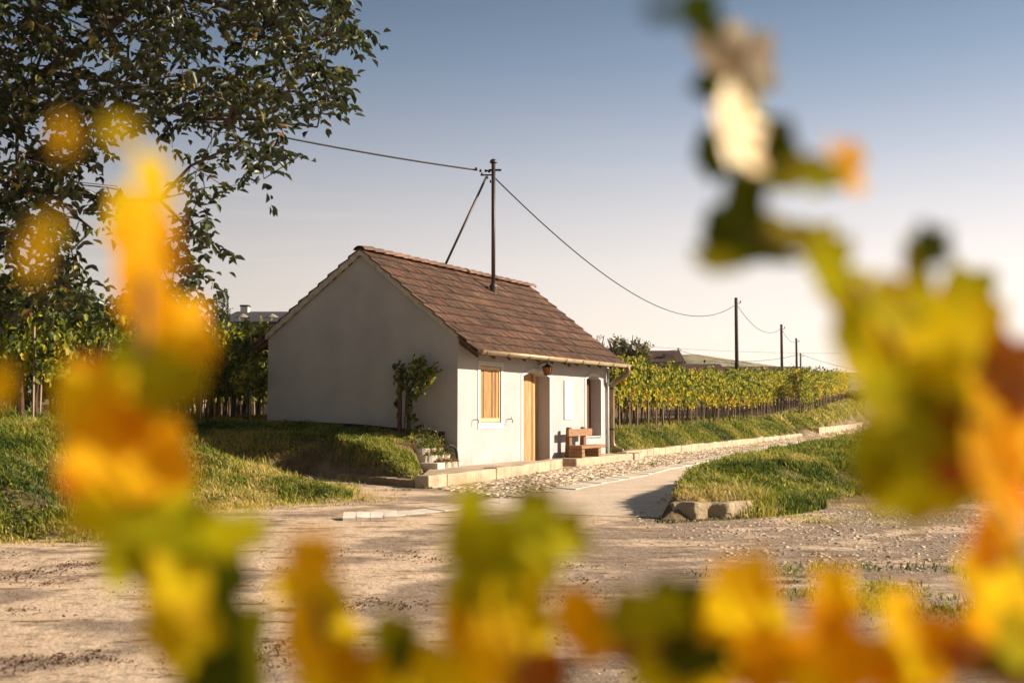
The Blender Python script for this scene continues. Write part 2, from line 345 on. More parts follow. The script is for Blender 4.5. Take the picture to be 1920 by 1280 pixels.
# cobbled apron: separate low stones bedded in dirt
def cobbles():
    A = [v2(K0.x+.12,K0.y-.05), v2(.42,21.5), v2(1.05,23.3), v2(2.6,27.1), v2(5.0,33), v2(10.3,45), v2(12.4,49.5)]
    Bq = [GL[3]+v2(-.1,.15), v2(1.03,18.2), v2(1.8,20.0), v2(3.0,22.9), v2(5.0,28.6), v2(9.3,39.5), v2(11.9,46.2)]
    mb = MB(); rows = []
    for i in range(len(A)-1):
        k = int((A[i+1]-A[i]).length/.17)
        for j in range(k): rows.append((A[i].lerp(A[i+1], j/k), Bq[i].lerp(Bq[i+1], j/k)))
    tints = []
    for i in range(len(rows)-1):
        (a0, b0), (a1, b1) = rows[i], rows[i+1]; w = (b0-a0).length; x = random.uniform(0,.1)
        while x < w-.1:
            dx = random.uniform(.16,.34); g = random.uniform(.008,.03)
            q = [a0.lerp(b0, x/w), a0.lerp(b0, min(1,(x+dx-g)/w)), a1.lerp(b1, min(1,(x+dx-g)/w)), a1.lerp(b1, x/w)]
            c = sum(q, Vector((0,0)))/4; q = [c+(p-c)*random.uniform(.86,.97)+v2(random.uniform(-.012,.012), random.uniform(-.012,.012)) for p in q]
            x += dx
            if random.random() < .05: continue
            z = hz(c.x, c.y)+random.uniform(.006,.016); tl = [random.uniform(-.004,.004) for _ in range(4)]
            top = [(c.x+(p.x-c.x)*.93, c.y+(p.y-c.y)*.93, z+t_) for p, t_ in zip(q, tl)]
            bot = [(p.x, p.y, z-.05) for p in q]
            mb.add(bot+top, [(4,5,6,7),(0,1,5,4),(1,2,6,5),(2,3,7,6),(3,0,4,7)]); tints += [random.random()]*5
    m = mat('cobble_stone', (.50,.40,.29), (.66,.54,.41), 5, .9, .01, 40, attr='tint', c3=(.20,.15,.10), s3=8, f3=(.55,.75))
    me = bpy.data.meshes.new('cobblestone_pavement'); me.from_pydata(mb.v, [], mb.f); me.update()
    at = me.attributes.new('tint','FLOAT','FACE'); at.data.foreach_set('value', tints)
    o = link('cobblestone_pavement', me, m); o['kind'] = 'structure'
cobbles()
def drain():
    mb = MB()
    for i in range(1, len(GL)-1):
        k = max(1, int((GL[i+1]-GL[i]).length/.3)); t = (GL[i+1]-GL[i]).normalized(); nrm = v2(-t.y, t.x)
        for j in range(k):
            if i == 3 and random.random() < .2: continue
            p0 = GL[i].lerp(GL[i+1], (j+.02)/k); p1 = GL[i].lerp(GL[i+1], (j+.97)/k); w = .17
            z = hz(p0.x, p0.y)+(.003 if i < 4 else .018)+random.uniform(-.006,.006); r = random.uniform(-.01,.01)
            q = [p0-nrm*w, p1-nrm*w, p1+nrm*(w+r), p0+nrm*(w+r)]; sk = t*.05
            mb.add([(p.x,p.y,z-.08) for p in q]+[(p.x,p.y,z) for p in q[:2]]+[((p+sk).x,(p+sk).y,z+.012) for p in q[2:]], [(4,5,6,7),(0,1,5,4),(1,2,6,5),(2,3,7,6),(3,0,4,7)])
    o = mb.build('road_drain_stones', mat('drain_stone', (.55,.47,.37), (.68,.60,.49), 4, .9, .006, 60, c3=(.40,.32,.23), s3=9, f3=(.55,.8)), bevel=.006); o['kind'] = 'structure'
drain()
concrete = mat('kerb_concrete', (.36,.27,.18), (.56,.45,.32), 2.5, .92, .02, 22, c3=(.26,.19,.12), s3=6, f3=(.56,.74))
def kerb(name, pts, w, h, seg=2.6, side=1, z0=None, m=None):
    mb = MB(); pts = [v2(p[0], p[1]) for p in pts]
    for i in range(len(pts)-1):
        L_ = (pts[i+1]-pts[i]).length; k = max(1, round(L_/seg)); t = (pts[i+1]-pts[i]).normalized(); n = v2(-t.y, t.x)*side
        for j in range(k*3):
            p0 = pts[i].lerp(pts[i+1], j/(k*3)); p1 = pts[i].lerp(pts[i+1], (j+1)/(k*3)); 
            if j % 3 == 0: p0 = p0+t*.012
            za = 0 if z0 is None else z0
            hh = h+random.uniform(-.012,.012); ww = random.uniform(-.012,.012)
            q = [p0-n*ww, p1-n*ww, p1+n*w, p0+n*w]
            mb.add([(p.x,p.y,za-.2) for p in q]+[(p.x,p.y,za+hh) for p in q], [(0,3,2,1),(4,5,6,7),(0,1,5,4),(1,2,6,5),(2,3,7,6),(3,0,4,7)])
    o = mb.build(name, m or concrete, bevel=.012); o['kind'] = 'structure'; return o
KE = H(3.35, -.62)
kerb('kerb', [K0, G(984,890.5), KE], .26, .19)
kerb('kerb', [K0+Vector((-.25,.12,0)), G(700,907), G(600,895)], .22, .12, side=-1, m=mat('old_kerb', (.20,.14,.09), (.32,.24,.16), 4, .95, .03, 14))
kerb('kerb', [H(HL-.1,-.5), G(1178,860), G(1330,842), G(1505,820.5)], .25, .2, seg=1.5)
kerb('kerb', [(13.0,52.6), (14.1,51.6), (20.1,66.5), (29.4,92)], .3, .42, seg=2)
# terrace strip between kerb and facade
q = [K0+Vector((-.15,.2,0)), G(984,890.5)+Vector((-.2,.1,0)), KE+Vector((-.1,.05,0)), H(2.55,.0), H(-.05,.0), H(-.9,.05)]
mb = MB(); mb.add([(p.x,p.y,-.1) for p in q]+[(p.x,p.y,.165) for p in q], [tuple(range(6,12))]+[(i,(i+1)%6,(i+1)%6+6,i+6) for i in range(6)])
o = mb.build('terrace', concrete); o['kind'] = 'structure'
# ------------------------------------------------------------------ house
house = empty('cottage', C0, HROT, label='small white plastered wine cellar cottage with red tiled gable roof and wooden door', cat='cottage')
ZF = lambda b: 4.42-.785*(2.2-b)         # top of front roof slope
ZB = lambda b: 4.42-.69*(b-2.2)
def arch(x0, x1, zs, rise, n=14, flip=False):
    pts = []
    for i in range(n+1):
        t = i/n; pts.append((x0+(x1-x0)*t, zs+rise*math.sin(math.pi*(.12+.76*t))-rise*math.sin(math.pi*.12)))
    return pts
zt = 2.42; th = .45
D0, D1, DS, DR = 2.74, 4.035, 1.93, .16
N0, N1, NS, NR, NB = 6.07, 6.96, 1.94, .14, .59
W0, W1, WB, WT = .87, 1.74, .968, 2.075
mb = MB()
mb.prism([(0,-.3),(W0,-.3),(W0,zt),(0,zt)], 'y', 0, th)
mb.prism([(W0,-.3),(W1,-.3),(W1,WB),(W0,WB)], 'y', 0, th)
mb.prism([(W0,WT),(W1,WT),(W1,zt),(W0,zt)], 'y', 0, th)
mb.prism([(W1,-.3),(D0,-.3),(D0,zt),(W1,zt)], 'y', 0, th)
mb.prism(arch(D0,D1,DS,DR)+[(D1,zt),(D0,zt)], 'y', 0, th)
mb.prism([(D1,-.3),(N0,-.3),(N0,zt),(D1,zt)], 'y', 0, th)
mb.prism([(N0,-.3),(N1,-.3),(N1,NB),(N0,NB)], 'y', 0, th)
mb.prism(arch(N0,N1,NS,NR)+[(N1,zt),(N0,zt)], 'y', 0, th)
mb.prism([(N1,-.3),(HL,-.3),(HL,zt),(N1,zt)], 'y', 0, th)
mb.build('front_wall', plaster, house)
mb = MB(); g = [(th,-.3),(HW,-.3),(HW,ZB(HW)-.16),(2.2,4.42-.16),(th,ZF(th)-.16)]
mb.prism(g, 'x', 0, .35); mb.prism([(0,zt),(th,zt),(th,ZF(th)-.16),(0,ZF(0)-.16)], 'x', .001, .35)
mb.build('gable_wall', plaster, house)
mb = MB(); mb.prism(g, 'x', HL-.35, HL); mb.prism([(0,zt),(th,zt),(th,ZF(th)-.16),(0,ZF(0)-.16)], 'x', HL-.35, HL-.001); mb.build('gable_wall', plaster, house)
mb = MB(); mb.box(.35, HL-.35, HW-.35, HW, -.3, ZB(HW)-.18); mb.build('rear_wall', plaster, house)
mb = MB(); mb.box(.35, HL-.35, th-.12, th+.02, .0, zt-.03); mb.build('inner_wall', mat('dark_inside',(.05,.04,.03)), house)
mb = MB(); mb.box(.35, HL-.35, .0, .2, zt, ZF(0)-.17); mb.build('wall_plate', plaster, house)
# white bands round the openings
def band_mb(x0, x1, z0, zs, rise, w, sill=True):
    mb = MB(); t = -.012
    if rise:
        a0 = arch(x0,x1,zs,rise); a1 = arch(x0-w,x1+w,zs+.02,rise+w*.9)
        for i in range(len(a0)-1): mb.prism([a0[i],a0[i+1],a1[i+1],a1[i]], 'y', t, .01)
        top = zs+.01
    else: mb.box(x0-w, x1+w, t, .01, zs, zs+w); top = zs
    mb.box(x0-w, x0, t, .01, z0, top); mb.box(x1, x1+w, t, .01, z0, top)
    if sill: mb.box(x0-w, x1+w, t, .01, z0-w*1.2, z0)
    return mb
band_mb(W0, W1, WB, WT, 0, .10).build('window_surround', trimwhite, house)
band_mb(D0, D1, 0, DS, DR, .10, False).build('door_surround', trimwhite, house)
band_mb(N0, N1, NB, NS, NR, .10, False).build('window_surround', trimwhite, house)
wood = mat('slat_wood', (.34,.18,.075), (.58,.37,.17), 3, .7, .004, 20, stretch=(9,9,.7), attr='tint', c3=(.24,.11,.04), s3=5, f3=(.55,.75))
def planks(name, x0, x1, z0, z1, y, t, n, m, parent, gap=.006, top=None):
    mb = MB(); tn = []; w = (x1-x0)/n
    for i in range(n):
        a, b = x0+i*w+gap/2, x0+(i+1)*w-gap/2; yy = y+random.uniform(-.003,.003)
        nf = len(mb.f)
        if top: mb.prism([(a,z0),(b,z0),(b,top(b)),(a,top(a))], 'y', yy, yy+t)
        else: mb.box(a, b, yy, yy+t, z0, z1)
        tn += [random.random()]*(len(mb.f)-nf)
    me = bpy.data.meshes.new(name); me.from_pydata(mb.v, [], mb.f); me.update()
    at = me.attributes.new('tint','FLOAT','FACE'); at.data.foreach_set('value', tn)
    return link(name, me, m, parent)
sh = planks('window_shutter', W0+.05, W1-.05, WB+.09, WT-.07, .03, .03, 13, wood, house, gap=.022)
planks('shutter_backing', W0+.05, W1-.05, WB+.07, WT-.07, .07, .02, 1, mat('shutter_back', (.20,.10,.035), (.3,.16,.06), 6, .8), sh)
mb = MB(); mb.box(W0+.005,W0+.05,.012,.09,WB+.01,WT-.01); mb.box(W1-.05,W1-.005,.012,.09,WB+.01,WT-.01); mb.box(W0+.05,W1-.05,.014,.09,WB+.01,WB+.09); mb.box(W0+.05,W1-.05,.014,.09,WT-.07,WT-.01)
mb.build('shutter_frame', mat('frame_wood', (.52,.35,.19), (.66,.47,.28), 4, .7, .002, 30, stretch=(1,1,1)), sh)
dt = lambda x: DS+.0+DR*math.sin(math.pi*(.12+.76*(x-D0)/(D1-D0)))-DR*math.sin(math.pi*.12)+.02
door = planks('door', D0-.01, D1+.01, -.02, 0, .28, .05, 11, wood, house, gap=.005, top=dt)
mb = MB(); mb.tube([(2.86,.27,.98),(2.86,.22,.98),(2.93,.22,.98),(2.97,.22,.975)], .009, 6); mb.lathe([(0,.0),(.02,0),(.02,.01),(0,.01)], (2.86,.26,.98)); mb.build('door_handle', mat('black_iron', (.02,.017,.015), (.05,.04,.03), 20, .5, .001, metal=.6), door)
nt = lambda x: NS+NR*math.sin(math.pi*(.12+.76*(x-N0)/(N1-N0)))-NR*math.sin(math.pi*.12)+.02
darkwood = mat('dark_wood', (.17,.075,.03), (.30,.15,.06), 4, .7, .003, 20, stretch=(8,8,.8), attr='tint')
planks('window_shutter', N0-.01, N1+.01, NB-.01, 0, .26, .04, 7, darkwood, house, gap=.006, top=nt)
mb = MB(); mb.box(N0-.02, N1+.02, .0, .26, NB-.05, NB+.012)
mb.build('window_sill', trimwhite, house)
mb = MB(); mb.box(D0-.05, D1+.05, -.25, .3, -.2, -.005); mb.build('doorstep', concrete, house, bevel=.01)
# roof boards, tiles, ridge, verge
mb = MB()
e = -.42
mb.add([(x,b,z) for x in (-.03,HL+.03) for b,z in ((e,ZF(e)-.07),(2.2,4.42-.07),(HW+.35,ZB(HW+.35)-.07),(HW+.35,ZB(HW+.35)-.12),(2.2,4.42-.155),(e,ZF(e)-.12))],
       [(0,1,7,6),(1,2,8,7),(2,3,9,8),(3,4,10,9),(4,5,11,10),(5,0,6,11),(0,5,4,1),(1,4,3,2),(6,7,10,11),(7,8,9,10)])
mb.build('roof_boards', mat('eave_wood', (.09,.05,.03), (.17,.10,.06), 6, .85, .003), house)
def tiles():
    mb = MB(); tn = []
    prof = [(0,.0),(.05,.036),(.14,.04),(.20,.004),(.30,.0),(.36,.034),(.45,.037),(.51,.003),(.62,.0),(.68,.034),(.77,.037),(.83,.003),(.93,.0),(1,.022)]
    for side in (0,1):
        b0 = 2.2; b1 = -.46 if side == 0 else HW+.38
        L_ = abs(b1-b0); nc = 11; na = 38; wa = (HL+.16)/na
        s = .785 if side == 0 else .69
        for i in range(nc):
            for j in range(na):
                x0 = -.08+j*wa; t0, t1 = i/nc, (i+1)/nc+.012; dz = random.uniform(-.004,.004); dx = random.uniform(-.004,.004); lift = random.uniform(.040,.058); dt_ = random.uniform(-.012,.012)/L_
                vs = []
                for t, up in ((t0, .0), (t1+dt_, lift)):
                    b = b0+(b1-b0)*t; z = 4.42-s*abs(b-2.2)-.06
                    for p, h in prof: vs.append((x0+dx+p*wa*1.0, b, z+h+up+dz+(.004 if p==1 else 0)))
                n = len(prof); b = b0+(b1-b0)*(t1+dt_)
                for p, h in prof: vs.append((x0+dx+p*wa, b, 4.42-s*abs(b-2.2)-.06+dz-.002))
                fs = [(k,k+1,n+k+1,n+k) for k in range(n-1)]+[(n+k,n+k+1,2*n+k+1,2*n+k) for k in range(n-1)]
                mb.add(vs, fs); tn += [min(1,max(.12,random.gauss(.50,.10)))]*(n-1)+[-.6]*(n-1)
    m, t = newmat('roof_tile'); L = t.links.new
    at = N(t,'ShaderNodeAttribute',attribute_name='tint')
    r = ramp(t, [(0,(.09,.045,.03)),(.35,(.165,.078,.045)),(.6,(.26,.125,.07)),(.85,(.37,.20,.12)),(1,(.50,.34,.22))]); 
    co = N(t,'ShaderNodeTexCoord'); n0 = N(t,'ShaderNodeTexNoise',i_Scale=1.1,i_Detail=4.0); L(co.outputs['Object'],n0.inputs[0])
    ma = N(t,'ShaderNodeMath',operation='ADD'); m0 = N(t,'ShaderNodeMath',operation='MULTIPLY_ADD'); m0.inputs[1].default_value=.9; m0.inputs[2].default_value=-.45; L(n0.outputs[0],m0.inputs[0]); L(at.outputs['Fac'],ma.inputs[0]); L(m0.outputs[0],ma.inputs[1]); L(ma.outputs[0],r.inputs[0])
    mp_ = N(t,'ShaderNodeMapping'); mp_.inputs['Scale'].default_value=(9,1.3,1.3); L(co.outputs['Object'],mp_.inputs[0])
    n1 = N(t,'ShaderNodeTexNoise',i_Scale=2.2,i_Detail=7.0,i_Roughness=.75); L(mp_.outputs[0],n1.inputs[0]); r1 = ramp(t,[(.46,(0,0,0)),(.60,(.85,.85,.85))]); L(n1.outputs[0],r1.inputs[0])
    mx_ = N(t,'ShaderNodeMix',data_type='RGBA'); L(r1.outputs[0],mx_.inputs['Factor']); L(r.outputs[0],mx_.inputs['A']); mx_.inputs['B'].default_value=(.05,.038,.032,1)
    n2 = N(t,'ShaderNodeTexNoise',i_Scale=2.6,i_Detail=8.0,i_Roughness=.8); L(mp_.outputs[0],n2.inputs[0]); r2 = ramp(t,[(.56,(0,0,0)),(.66,(.8,.8,.8))]); L(n2.outputs[0],r2.inputs[0])
    my_ = N(t,'ShaderNodeMix',data_type='RGBA'); L(r2.outputs[0],my_.inputs['Factor']); L(mx_.outputs['Result'],my_.inputs['A']); my_.inputs['B'].default_value=(.42,.34,.24,1)
    lp = ramp(t,[(0,(1,1,1)),(.05,(0,0,0))]); L(at.outputs['Fac'],lp.inputs[0]); mz_ = N(t,'ShaderNodeMix',data_type='RGBA'); L(lp.outputs[0],mz_.inputs['Factor']); L(my_.outputs['Result'],mz_.inputs['A']); mz_.inputs['B'].default_value=(.035,.024,.018,1)
    bs = N(t,'ShaderNodeBsdfPrincipled'); L(mz_.outputs['Result'],bs.inputs['Base Color']); bs.inputs['Roughness'].default_value=.85
    bp = N(t,'ShaderNodeBump',i_Strength=.8,i_Distance=.01); n3 = N(t,'ShaderNodeTexNoise',i_Scale=60.0,i_Detail=5.0); L(co.outputs['Object'],n3.inputs[0]); L(n3.outputs[0],bp.inputs['Height']); L(bp.outputs[0],bs.inputs['Normal'])
    o = N(t,'ShaderNodeOutputMaterial'); L(bs.outputs[0],o.inputs[0]); MATS['roof_tile'] = m
    me = bpy.data.meshes.new('roof'); me.from_pydata(mb.v, [], mb.f); me.update()
    at = me.attributes.new('tint','FLOAT','FACE'); at.data.foreach_set('value', tn)
    rf = link('roof', me, m, house)
    mb = MB(); tn = []; nr = 22
    for i in range(nr):
        x0 = -.09+i*(HL+.18)/nr; x1 = x0+(HL+.18)/nr+.035; vs = []; K = 9
        for x, rr, dz in ((x0,.125,.0),(x1,.145,.018)):
            for k in range(K):
                a = math.pi*(.06+.88*k/(K-1)); vs.append((x, 2.2+rr*math.cos(a)*1.15, 4.345+dz+rr*math.sin(a)*.85))
        for k in range(K):
            a = math.pi*(.06+.88*k/(K-1)); vs.append((x1, 2.2+.10*math.cos(a)*1.15, 4.345+.10*math.sin(a)*.8))
        fs = [(k,k+1,K+k+1,K+k) for k in range(K-1)]+[(K+k,K+k+1,2*K+k+1,2*K+k) for k in range(K-1)]
        mb.add(vs, fs); tn += [min(1,max(.06,random.gauss(.40,.15)))]*len(fs)
    me = bpy.data.meshes.new('ridge_tiles'); me.from_pydata(mb.v, [], mb.f); me.update()
    at = me.attributes.new('tint','FLOAT','FACE'); at.data.foreach_set('value', tn); link('ridge_tiles', me, m, rf)
    return rf
roof = tiles()
for x0, x1 in ((-.07,.0), (HL,HL+.07)):
    mb = MB()
    k = 24
    pts = [(-.03+ (2.2+.03)*i/k) for i in range(k+1)]
    for i in range(k):
        ba, bb = pts[i], pts[i+1]; j = random.uniform(-.008,.008)
        mb.add([(x,b,z) for x in (x0,x1) for b,z in ((ba,ZF(ba)-.15+j),(bb,ZF(bb)-.15+j),(bb,ZF(bb)-.03+j),(ba,ZF(ba)-.03+j))], [(0,1,2,3),(7,6,5,4),(0,4,5,1),(3,2,6,7),(0,3,7,4),(1,5,6,2)])
    pts = [(2.2+(HW+.03-2.2)*i/k) for i in range(k+1)]
    for i in range(k):
        ba, bb = pts[i], pts[i+1]; j = random.uniform(-.008,.008)
        mb.add([(x,b,z) for x in (x0,x1) for b,z in ((ba,ZB(ba)-.15+j),(bb,ZB(bb)-.15+j),(bb,ZB(bb)-.03+j),(ba,ZB(ba)-.03+j))], [(0,1,2,3),(7,6,5,4),(0,4,5,1),(3,2,6,7),(0,3,7,4),(1,5,6,2)])
    mb.build('verge_trim', verge, house)
rafm = mat('rafter_wood', (.07,.04,.025), (.13,.08,.05), 8, .85)
for i in range(12):
    x = .05+i*(HL-.2)/11; mb = MB()
    mb.add([(xx,b,z) for xx in (x,x+.08) for b,z in ((-.38,ZF(-.38)-.12),(.02,ZF(.02)-.12),(.02,ZF(.02)-.24),(-.38,ZF(-.38)-.20))], [(0,1,2,3),(7,6,5,4),(0,4,5,1),(3,2,6,7),(0,3,7,4),(1,5,6,2)])
    mb.build('rafter', rafm, house); mb = MB()
    mb.add([(xx,b,z) for xx in (x,x+.08) for b,z in ((HW-.02,ZB(HW-.02)-.12),(HW+.33,ZB(HW+.33)-.12),(HW+.33,ZB(HW+.33)-.2),(HW-.02,ZB(HW-.02)-.24))], [(0,1,2,3),(7,6,5,4),(0,4,5,1),(3,2,6,7),(0,3,7,4),(1,5,6,2)]); mb.build('rafter', rafm, house)
# gutter
gm = mat('gutter_metal', (.40,.31,.19), (.50,.40,.26), 3, .45, .001, 40, metal=.35, spec=.5, c3=(.27,.19,.10), s3=5, f3=(.55,.8))
mb = MB(); K = 10; gy, gz, gr = -.50, 2.315, .068
vs = []
for x in (-.03, HL+.06):
    for k in range(K+1): a = math.pi+math.pi*k/K; vs.append((x, gy+gr*math.cos(a), gz+gr*math.sin(a)))
    for k in range(K+1): a = math.pi+math.pi*k/K; vs.append((x, gy+(gr-.006)*math.cos(a), gz+(gr-.006)*math.sin(a)))
n = 2*(K+1); fs = []
for k in range(K): fs += [(k,k+1,n+k+1,n+k), (K+1+k+1,K+1+k,n+K+1+k,n+K+2+k), (k,K+1+k,K+2+k,k+1), (n+k+1,n+K+2+k,n+K+1+k,n+k)]
fs += [(0,n,n+K+1,K+1), (K,2*K+1,n+2*K+1,n+K)]; mb.add(vs, fs)
for x in (-.03,HL+.055): mb.add([(x,gy,gz)]+[(x, gy+gr*math.cos(math.pi+math.pi*k/K), gz+gr*math.sin(math.pi+math.pi*k/K)) for k in range(K+1)], [(0,k+1,k+2) for k in range(K)])
mb.tube([(-.03,gy-gr,gz+.004),(HL+.06,gy-gr,gz+.004)], .010, 6)
gut = mb.build('gutter', gm, house, smooth=True)
for i in range(9):
    mb = MB(); x = .12+i*.9
    mb.tube([(x, gy+(gr+.005)*math.cos(math.pi+math.pi*k/8), gz+(gr+.005)*math.sin(math.pi+math.pi*k/8)) for k in range(9)]+[(x, gy+.14, gz+.03)], .008, 5)
    mb.build('gutter_bracket', MATS['black_iron'], gut)
pm = mat('downpipe_metal', (.17,.115,.06), (.26,.18,.10), 4, .4, .001, 40, metal=.4, spec=.5)
def curve(pts, n=6):
    pts = [Vector(p) for p in pts]; out = []
    for i in range(len(pts)-1):
        p0, p1, p2, p3 = pts[max(i-1,0)], pts[i], pts[i+1], pts[min(i+2,len(pts)-1)]
        for k in range(n):
            t = k/n; out.append(.5*((2*p1)+(p2-p0)*t+(2*p0-5*p1+4*p2-p3)*t*t+(3*p1-p0-3*p2+p3)*t**3))
    return out+[pts[-1]]
mb = MB(); mb.tube(curve([(HL-.02,gy,gz-.05),(HL-.02,gy-.0,gz-.17),(HL-.03,gy+.12,gz-.29),(HL-.06,-.2,gz-.40),(HL-.06,-.11,gz-.55),(HL-.06,-.10,gz-.9),(HL-.06,-.10,.75),(HL-.06,-.11,.40),(HL-.04,-.2,.27),(HL,-.36,.22)]), .062, 12)
dp = mb.build('downpipe', pm, house, smooth=True)
for z in (1.75, .75):
    mb = MB(); mb.lathe([(.062,-.02),(.070,-.02),(.070,.02),(.062,.02)], (HL-.06,-.10,z), 12); mb.box(HL-.08,HL-.04,-.06,.0,z-.01,z+.01); mb.build('pipe_bracket', MATS['black_iron'], dp)
mb = MB(); mb.tube([(HL-.2,-.05,gz-.08),(HL-.2,-.04,.18)], .028, 10); mb.build('cable_conduit', trimwhite, house, smooth=True)
# white panel, vent, hooks, holes
mb = MB(); mb.box(4.79,5.23,-.035,.01,1.01,1.885); pb = mb.build('meter_box', mat('box_white', (.80,.80,.79), (.84,.84,.83), 3, .4), house, bevel=.008)
mb = MB(); mb.box(4.82,5.20,-.042,-.034,1.04,1.855); mb.build('box_door', MATS['box_white'], pb, bevel=.003)
mb = MB(); mb.lathe([(0,0),(.012,0),(.012,.012),(0,.012)], (4.85,-.045,1.42), 8); mb.build('lock', MATS['black_iron'], pb)
mb = MB(); mb.box(5.02,5.16,-.012,.01,2.20,2.28); vt = mb.build('wall_vent', mat('vent_brown', (.16,.10,.07)), house)
for hx in (.60, 2.02):
    mb = MB(); mb.tube([(hx,0,1.03),(hx,-.05,1.03),(hx,-.10,1.035),(hx,-.12,1.02),(hx,-.12,.96)], .008, 6); mb.tube([(hx,-.10,1.035),(hx,-.10,1.08)], .006, 5); mb.build('shutter_hook', MATS['black_iron'], house)
for i in range(4):
    mb = MB(); mb.lathe([(0,0),(.012,0),(.012,.006),(0,.006)], (7.0+i*.07,-.006,2.17), 8); mb.build('drill_hole', trimwhite, house)
# black drainage sheet at gable foot
mb = MB(); gp = [(4.5,1.01),(2.3,.945),(1.0,.85),(.28,.81)]
mb.prism(gp+[(.28,.30),(4.5,.3)], 'x', -.03, -.001); mb.build('drainage_sheet', mat('black_sheet', (.015,.013,.013), (.03,.027,.025), 8, .7), house)
mb = MB(); mb.tube(curve([(-.30,.13,.50),(-.2,.06,.56),(-.07,-.0,.50),(-.06,-.03,.3),(-.06,-.03,.12)]), .025, 8); mb.build('drain_hose', MATS['black_sheet'], house, smooth=True)
# lantern
lan = empty('wall_lantern', H(3.47,0,2.14), HROT, label='small black iron lantern with amber panes hanging under the gutter above the door', cat='lantern')
iron = MATS['black_iron']
mb = MB(); mb.tube([(0,0,.05),(0,-.10,.10),(0,-.22,.10)], .012, 6); mb.tube([(0,-.22,.10),(0,-.22,.05)], .008, 5); mb.build('bracket', iron, lan)
mb = MB(); mb.lathe([(.012,.07),(.03,.05),(.115,.0),(.12,-.01),(.105,-.012)], (0,-.22,0), 6); mb.build('cap', iron, lan)
mb = MB()
for k in range(6):
    a = 2*math.pi*k/6; mb.tube([(.10*math.cos(a),-.22+.10*math.sin(a),-.01),(.065*math.cos(a),-.22+.065*math.sin(a),-.17)], .009, 4)
mb.lathe([(.0,-.185),(.07,-.18),(.07,-.165),(.06,-.165)], (0,-.22,0), 6); mb.build('frame', iron, lan)
mb = MB(); mb.lathe([(.094,-.01),(.06,-.165)], (0,-.22,0), 6)
am, t = newmat('amber_glass'); bs = N(t,'ShaderNodeBsdfPrincipled'); bs.inputs['Base Color'].default_value = (.45,.20,.03,1); bs.inputs['Roughness'].default_value = .15; trn = N(t,'ShaderNodeBsdfTranslucent'); trn.inputs[0].default_value=(.45,.22,.03,1); ms = N(t,'ShaderNodeMixShader'); ms.inputs[0].default_value=.6; t.links.new(bs.outputs[0],ms.inputs[1]); t.links.new(trn.outputs[0],ms.inputs[2]); o = N(t,'ShaderNodeOutputMaterial'); t.links.new(ms.outputs[0],o.inputs[0])
mb.build('glass', am, lan)
# bench platform + bench
mb = MB(); mb.box(0, HL+.0-4.1, -.62, -.0, -.15, .165)
o = mb.build('platform', concrete, bevel=.02); o.location = H(4.1,0); o.rotation_euler = (0,0,HROT); o['kind'] = 'structure'
bench = empty('bench', H(4.45,-.12,.165), HROT, label='rustic wooden bench of thick planks on the concrete platform by the wall', cat='bench')
bw = mat('bench_wood', (.20,.105,.05), (.36,.21,.11), 4, .75, .004, 18, stretch=(1.2,8,8), c3=(.12,.06,.03), s3=4, f3=(.55,.75))
bwp = mat('bench_post_wood', (.13,.06,.03), (.24,.13,.07), 4, .75, .004, 18, stretch=(8,8,1.2))
mb = MB(); mb.box(-.02,1.30,-.17,-.12,.47,.63); mb.build('backrest', bw, bench, bevel=.008)
for x in (.12, .92):
    mb = MB(); mb.add([(x,-.12,.0),(x+.16,-.12,.0),(x+.16,-.0,.0),(x,-.0,.0),(x+.01,-.115,.67),(x+.14,-.115,.67),(x+.14,-.03,.67),(x+.01,-.03,.67)], [(0,3,2,1),(4,5,6,7),(0,1,5,4),(1,2,6,5),(2,3,7,6),(3,0,4,7)]); mb.build('post', bwp, bench, bevel=.008)
mb = MB(); mb.box(-.02,1.36,-.48,-.18,.20,.27); mb.build('seat', bw, bench, bevel=.008)
for x in (.04, .98):
    mb = MB(); mb.box(x,x+.17,-.46,-.13,.0,.105); mb.box(x+.005,x+.165,-.455,-.13,.107,.198); mb.build('leg', bw, bench, bevel=.008)
# stone under downpipe
mb = MB(); mb.box(-.32,-.02,-.2,.2,-.1,.16); mb.box(.0,.30,-.2,.2,-.1,.17); o = mb.build('splash_block', concrete, bevel=.012); o.location = H(HL+.35,-.45); o.rotation_euler = (0,0,HROT)
tag(o, 'pair of pale concrete blocks under the end of the downpipe', 'concrete block')
# service mast on roof
def roofpt(px, py):
    n = Vector((0,0,0)); r = Vector(ray(px, py)); o0 = Vector((0,0,CH))
    # plane: z = 4.42-.785*(2.2-b), b=(p-C0).V
    k = .785; A = (o0-C0).dot(V); Bv = r.dot(V)
    tt = (4.42-k*2.2+k*A-CH)/(r.z-k*Bv); return o0+r*tt
MP = roofpt(925, 548); mz = P(926, 303, MP.y).z-MP.z
mast = empty('roof_mast', MP, 0, label='dark metal service mast with round cap rising from the cottage roof', cat='mast')
pmx = mat('mast_metal', (.045,.032,.028), (.09,.065,.055), 4, .5, .001, 30, metal=.3, spec=.5)
mb = MB(); mb.tube([(0,0,-.1),(0,0,mz)], .048, 12); mb.build('pole', pmx, mast, smooth=True)
mb = MB(); mb.lathe([(.075,-.10),(.078,.08),(.095,.12),(.085,.17),(.05,.21)], (0,0,0), 14); mb.build('base_collar', pmx, mast, smooth=True)
mb = MB(); mb.lathe([(.088,0),(.088,.015),(.075,.06),(.03,.09),(0,.095)], (0,0,mz-.03), 14); mb.build('cap', pmx, mast, smooth=True)
BR = P(833, 500, MP.y+2.9)-MP; BT = P(912, 332, MP.y+.12)-MP
BR = H(*[0,0]); 
lb = loc(MP); BRw = H(lb[0]-.35, 2.75); BRw.z = ZB(2.75)-.05
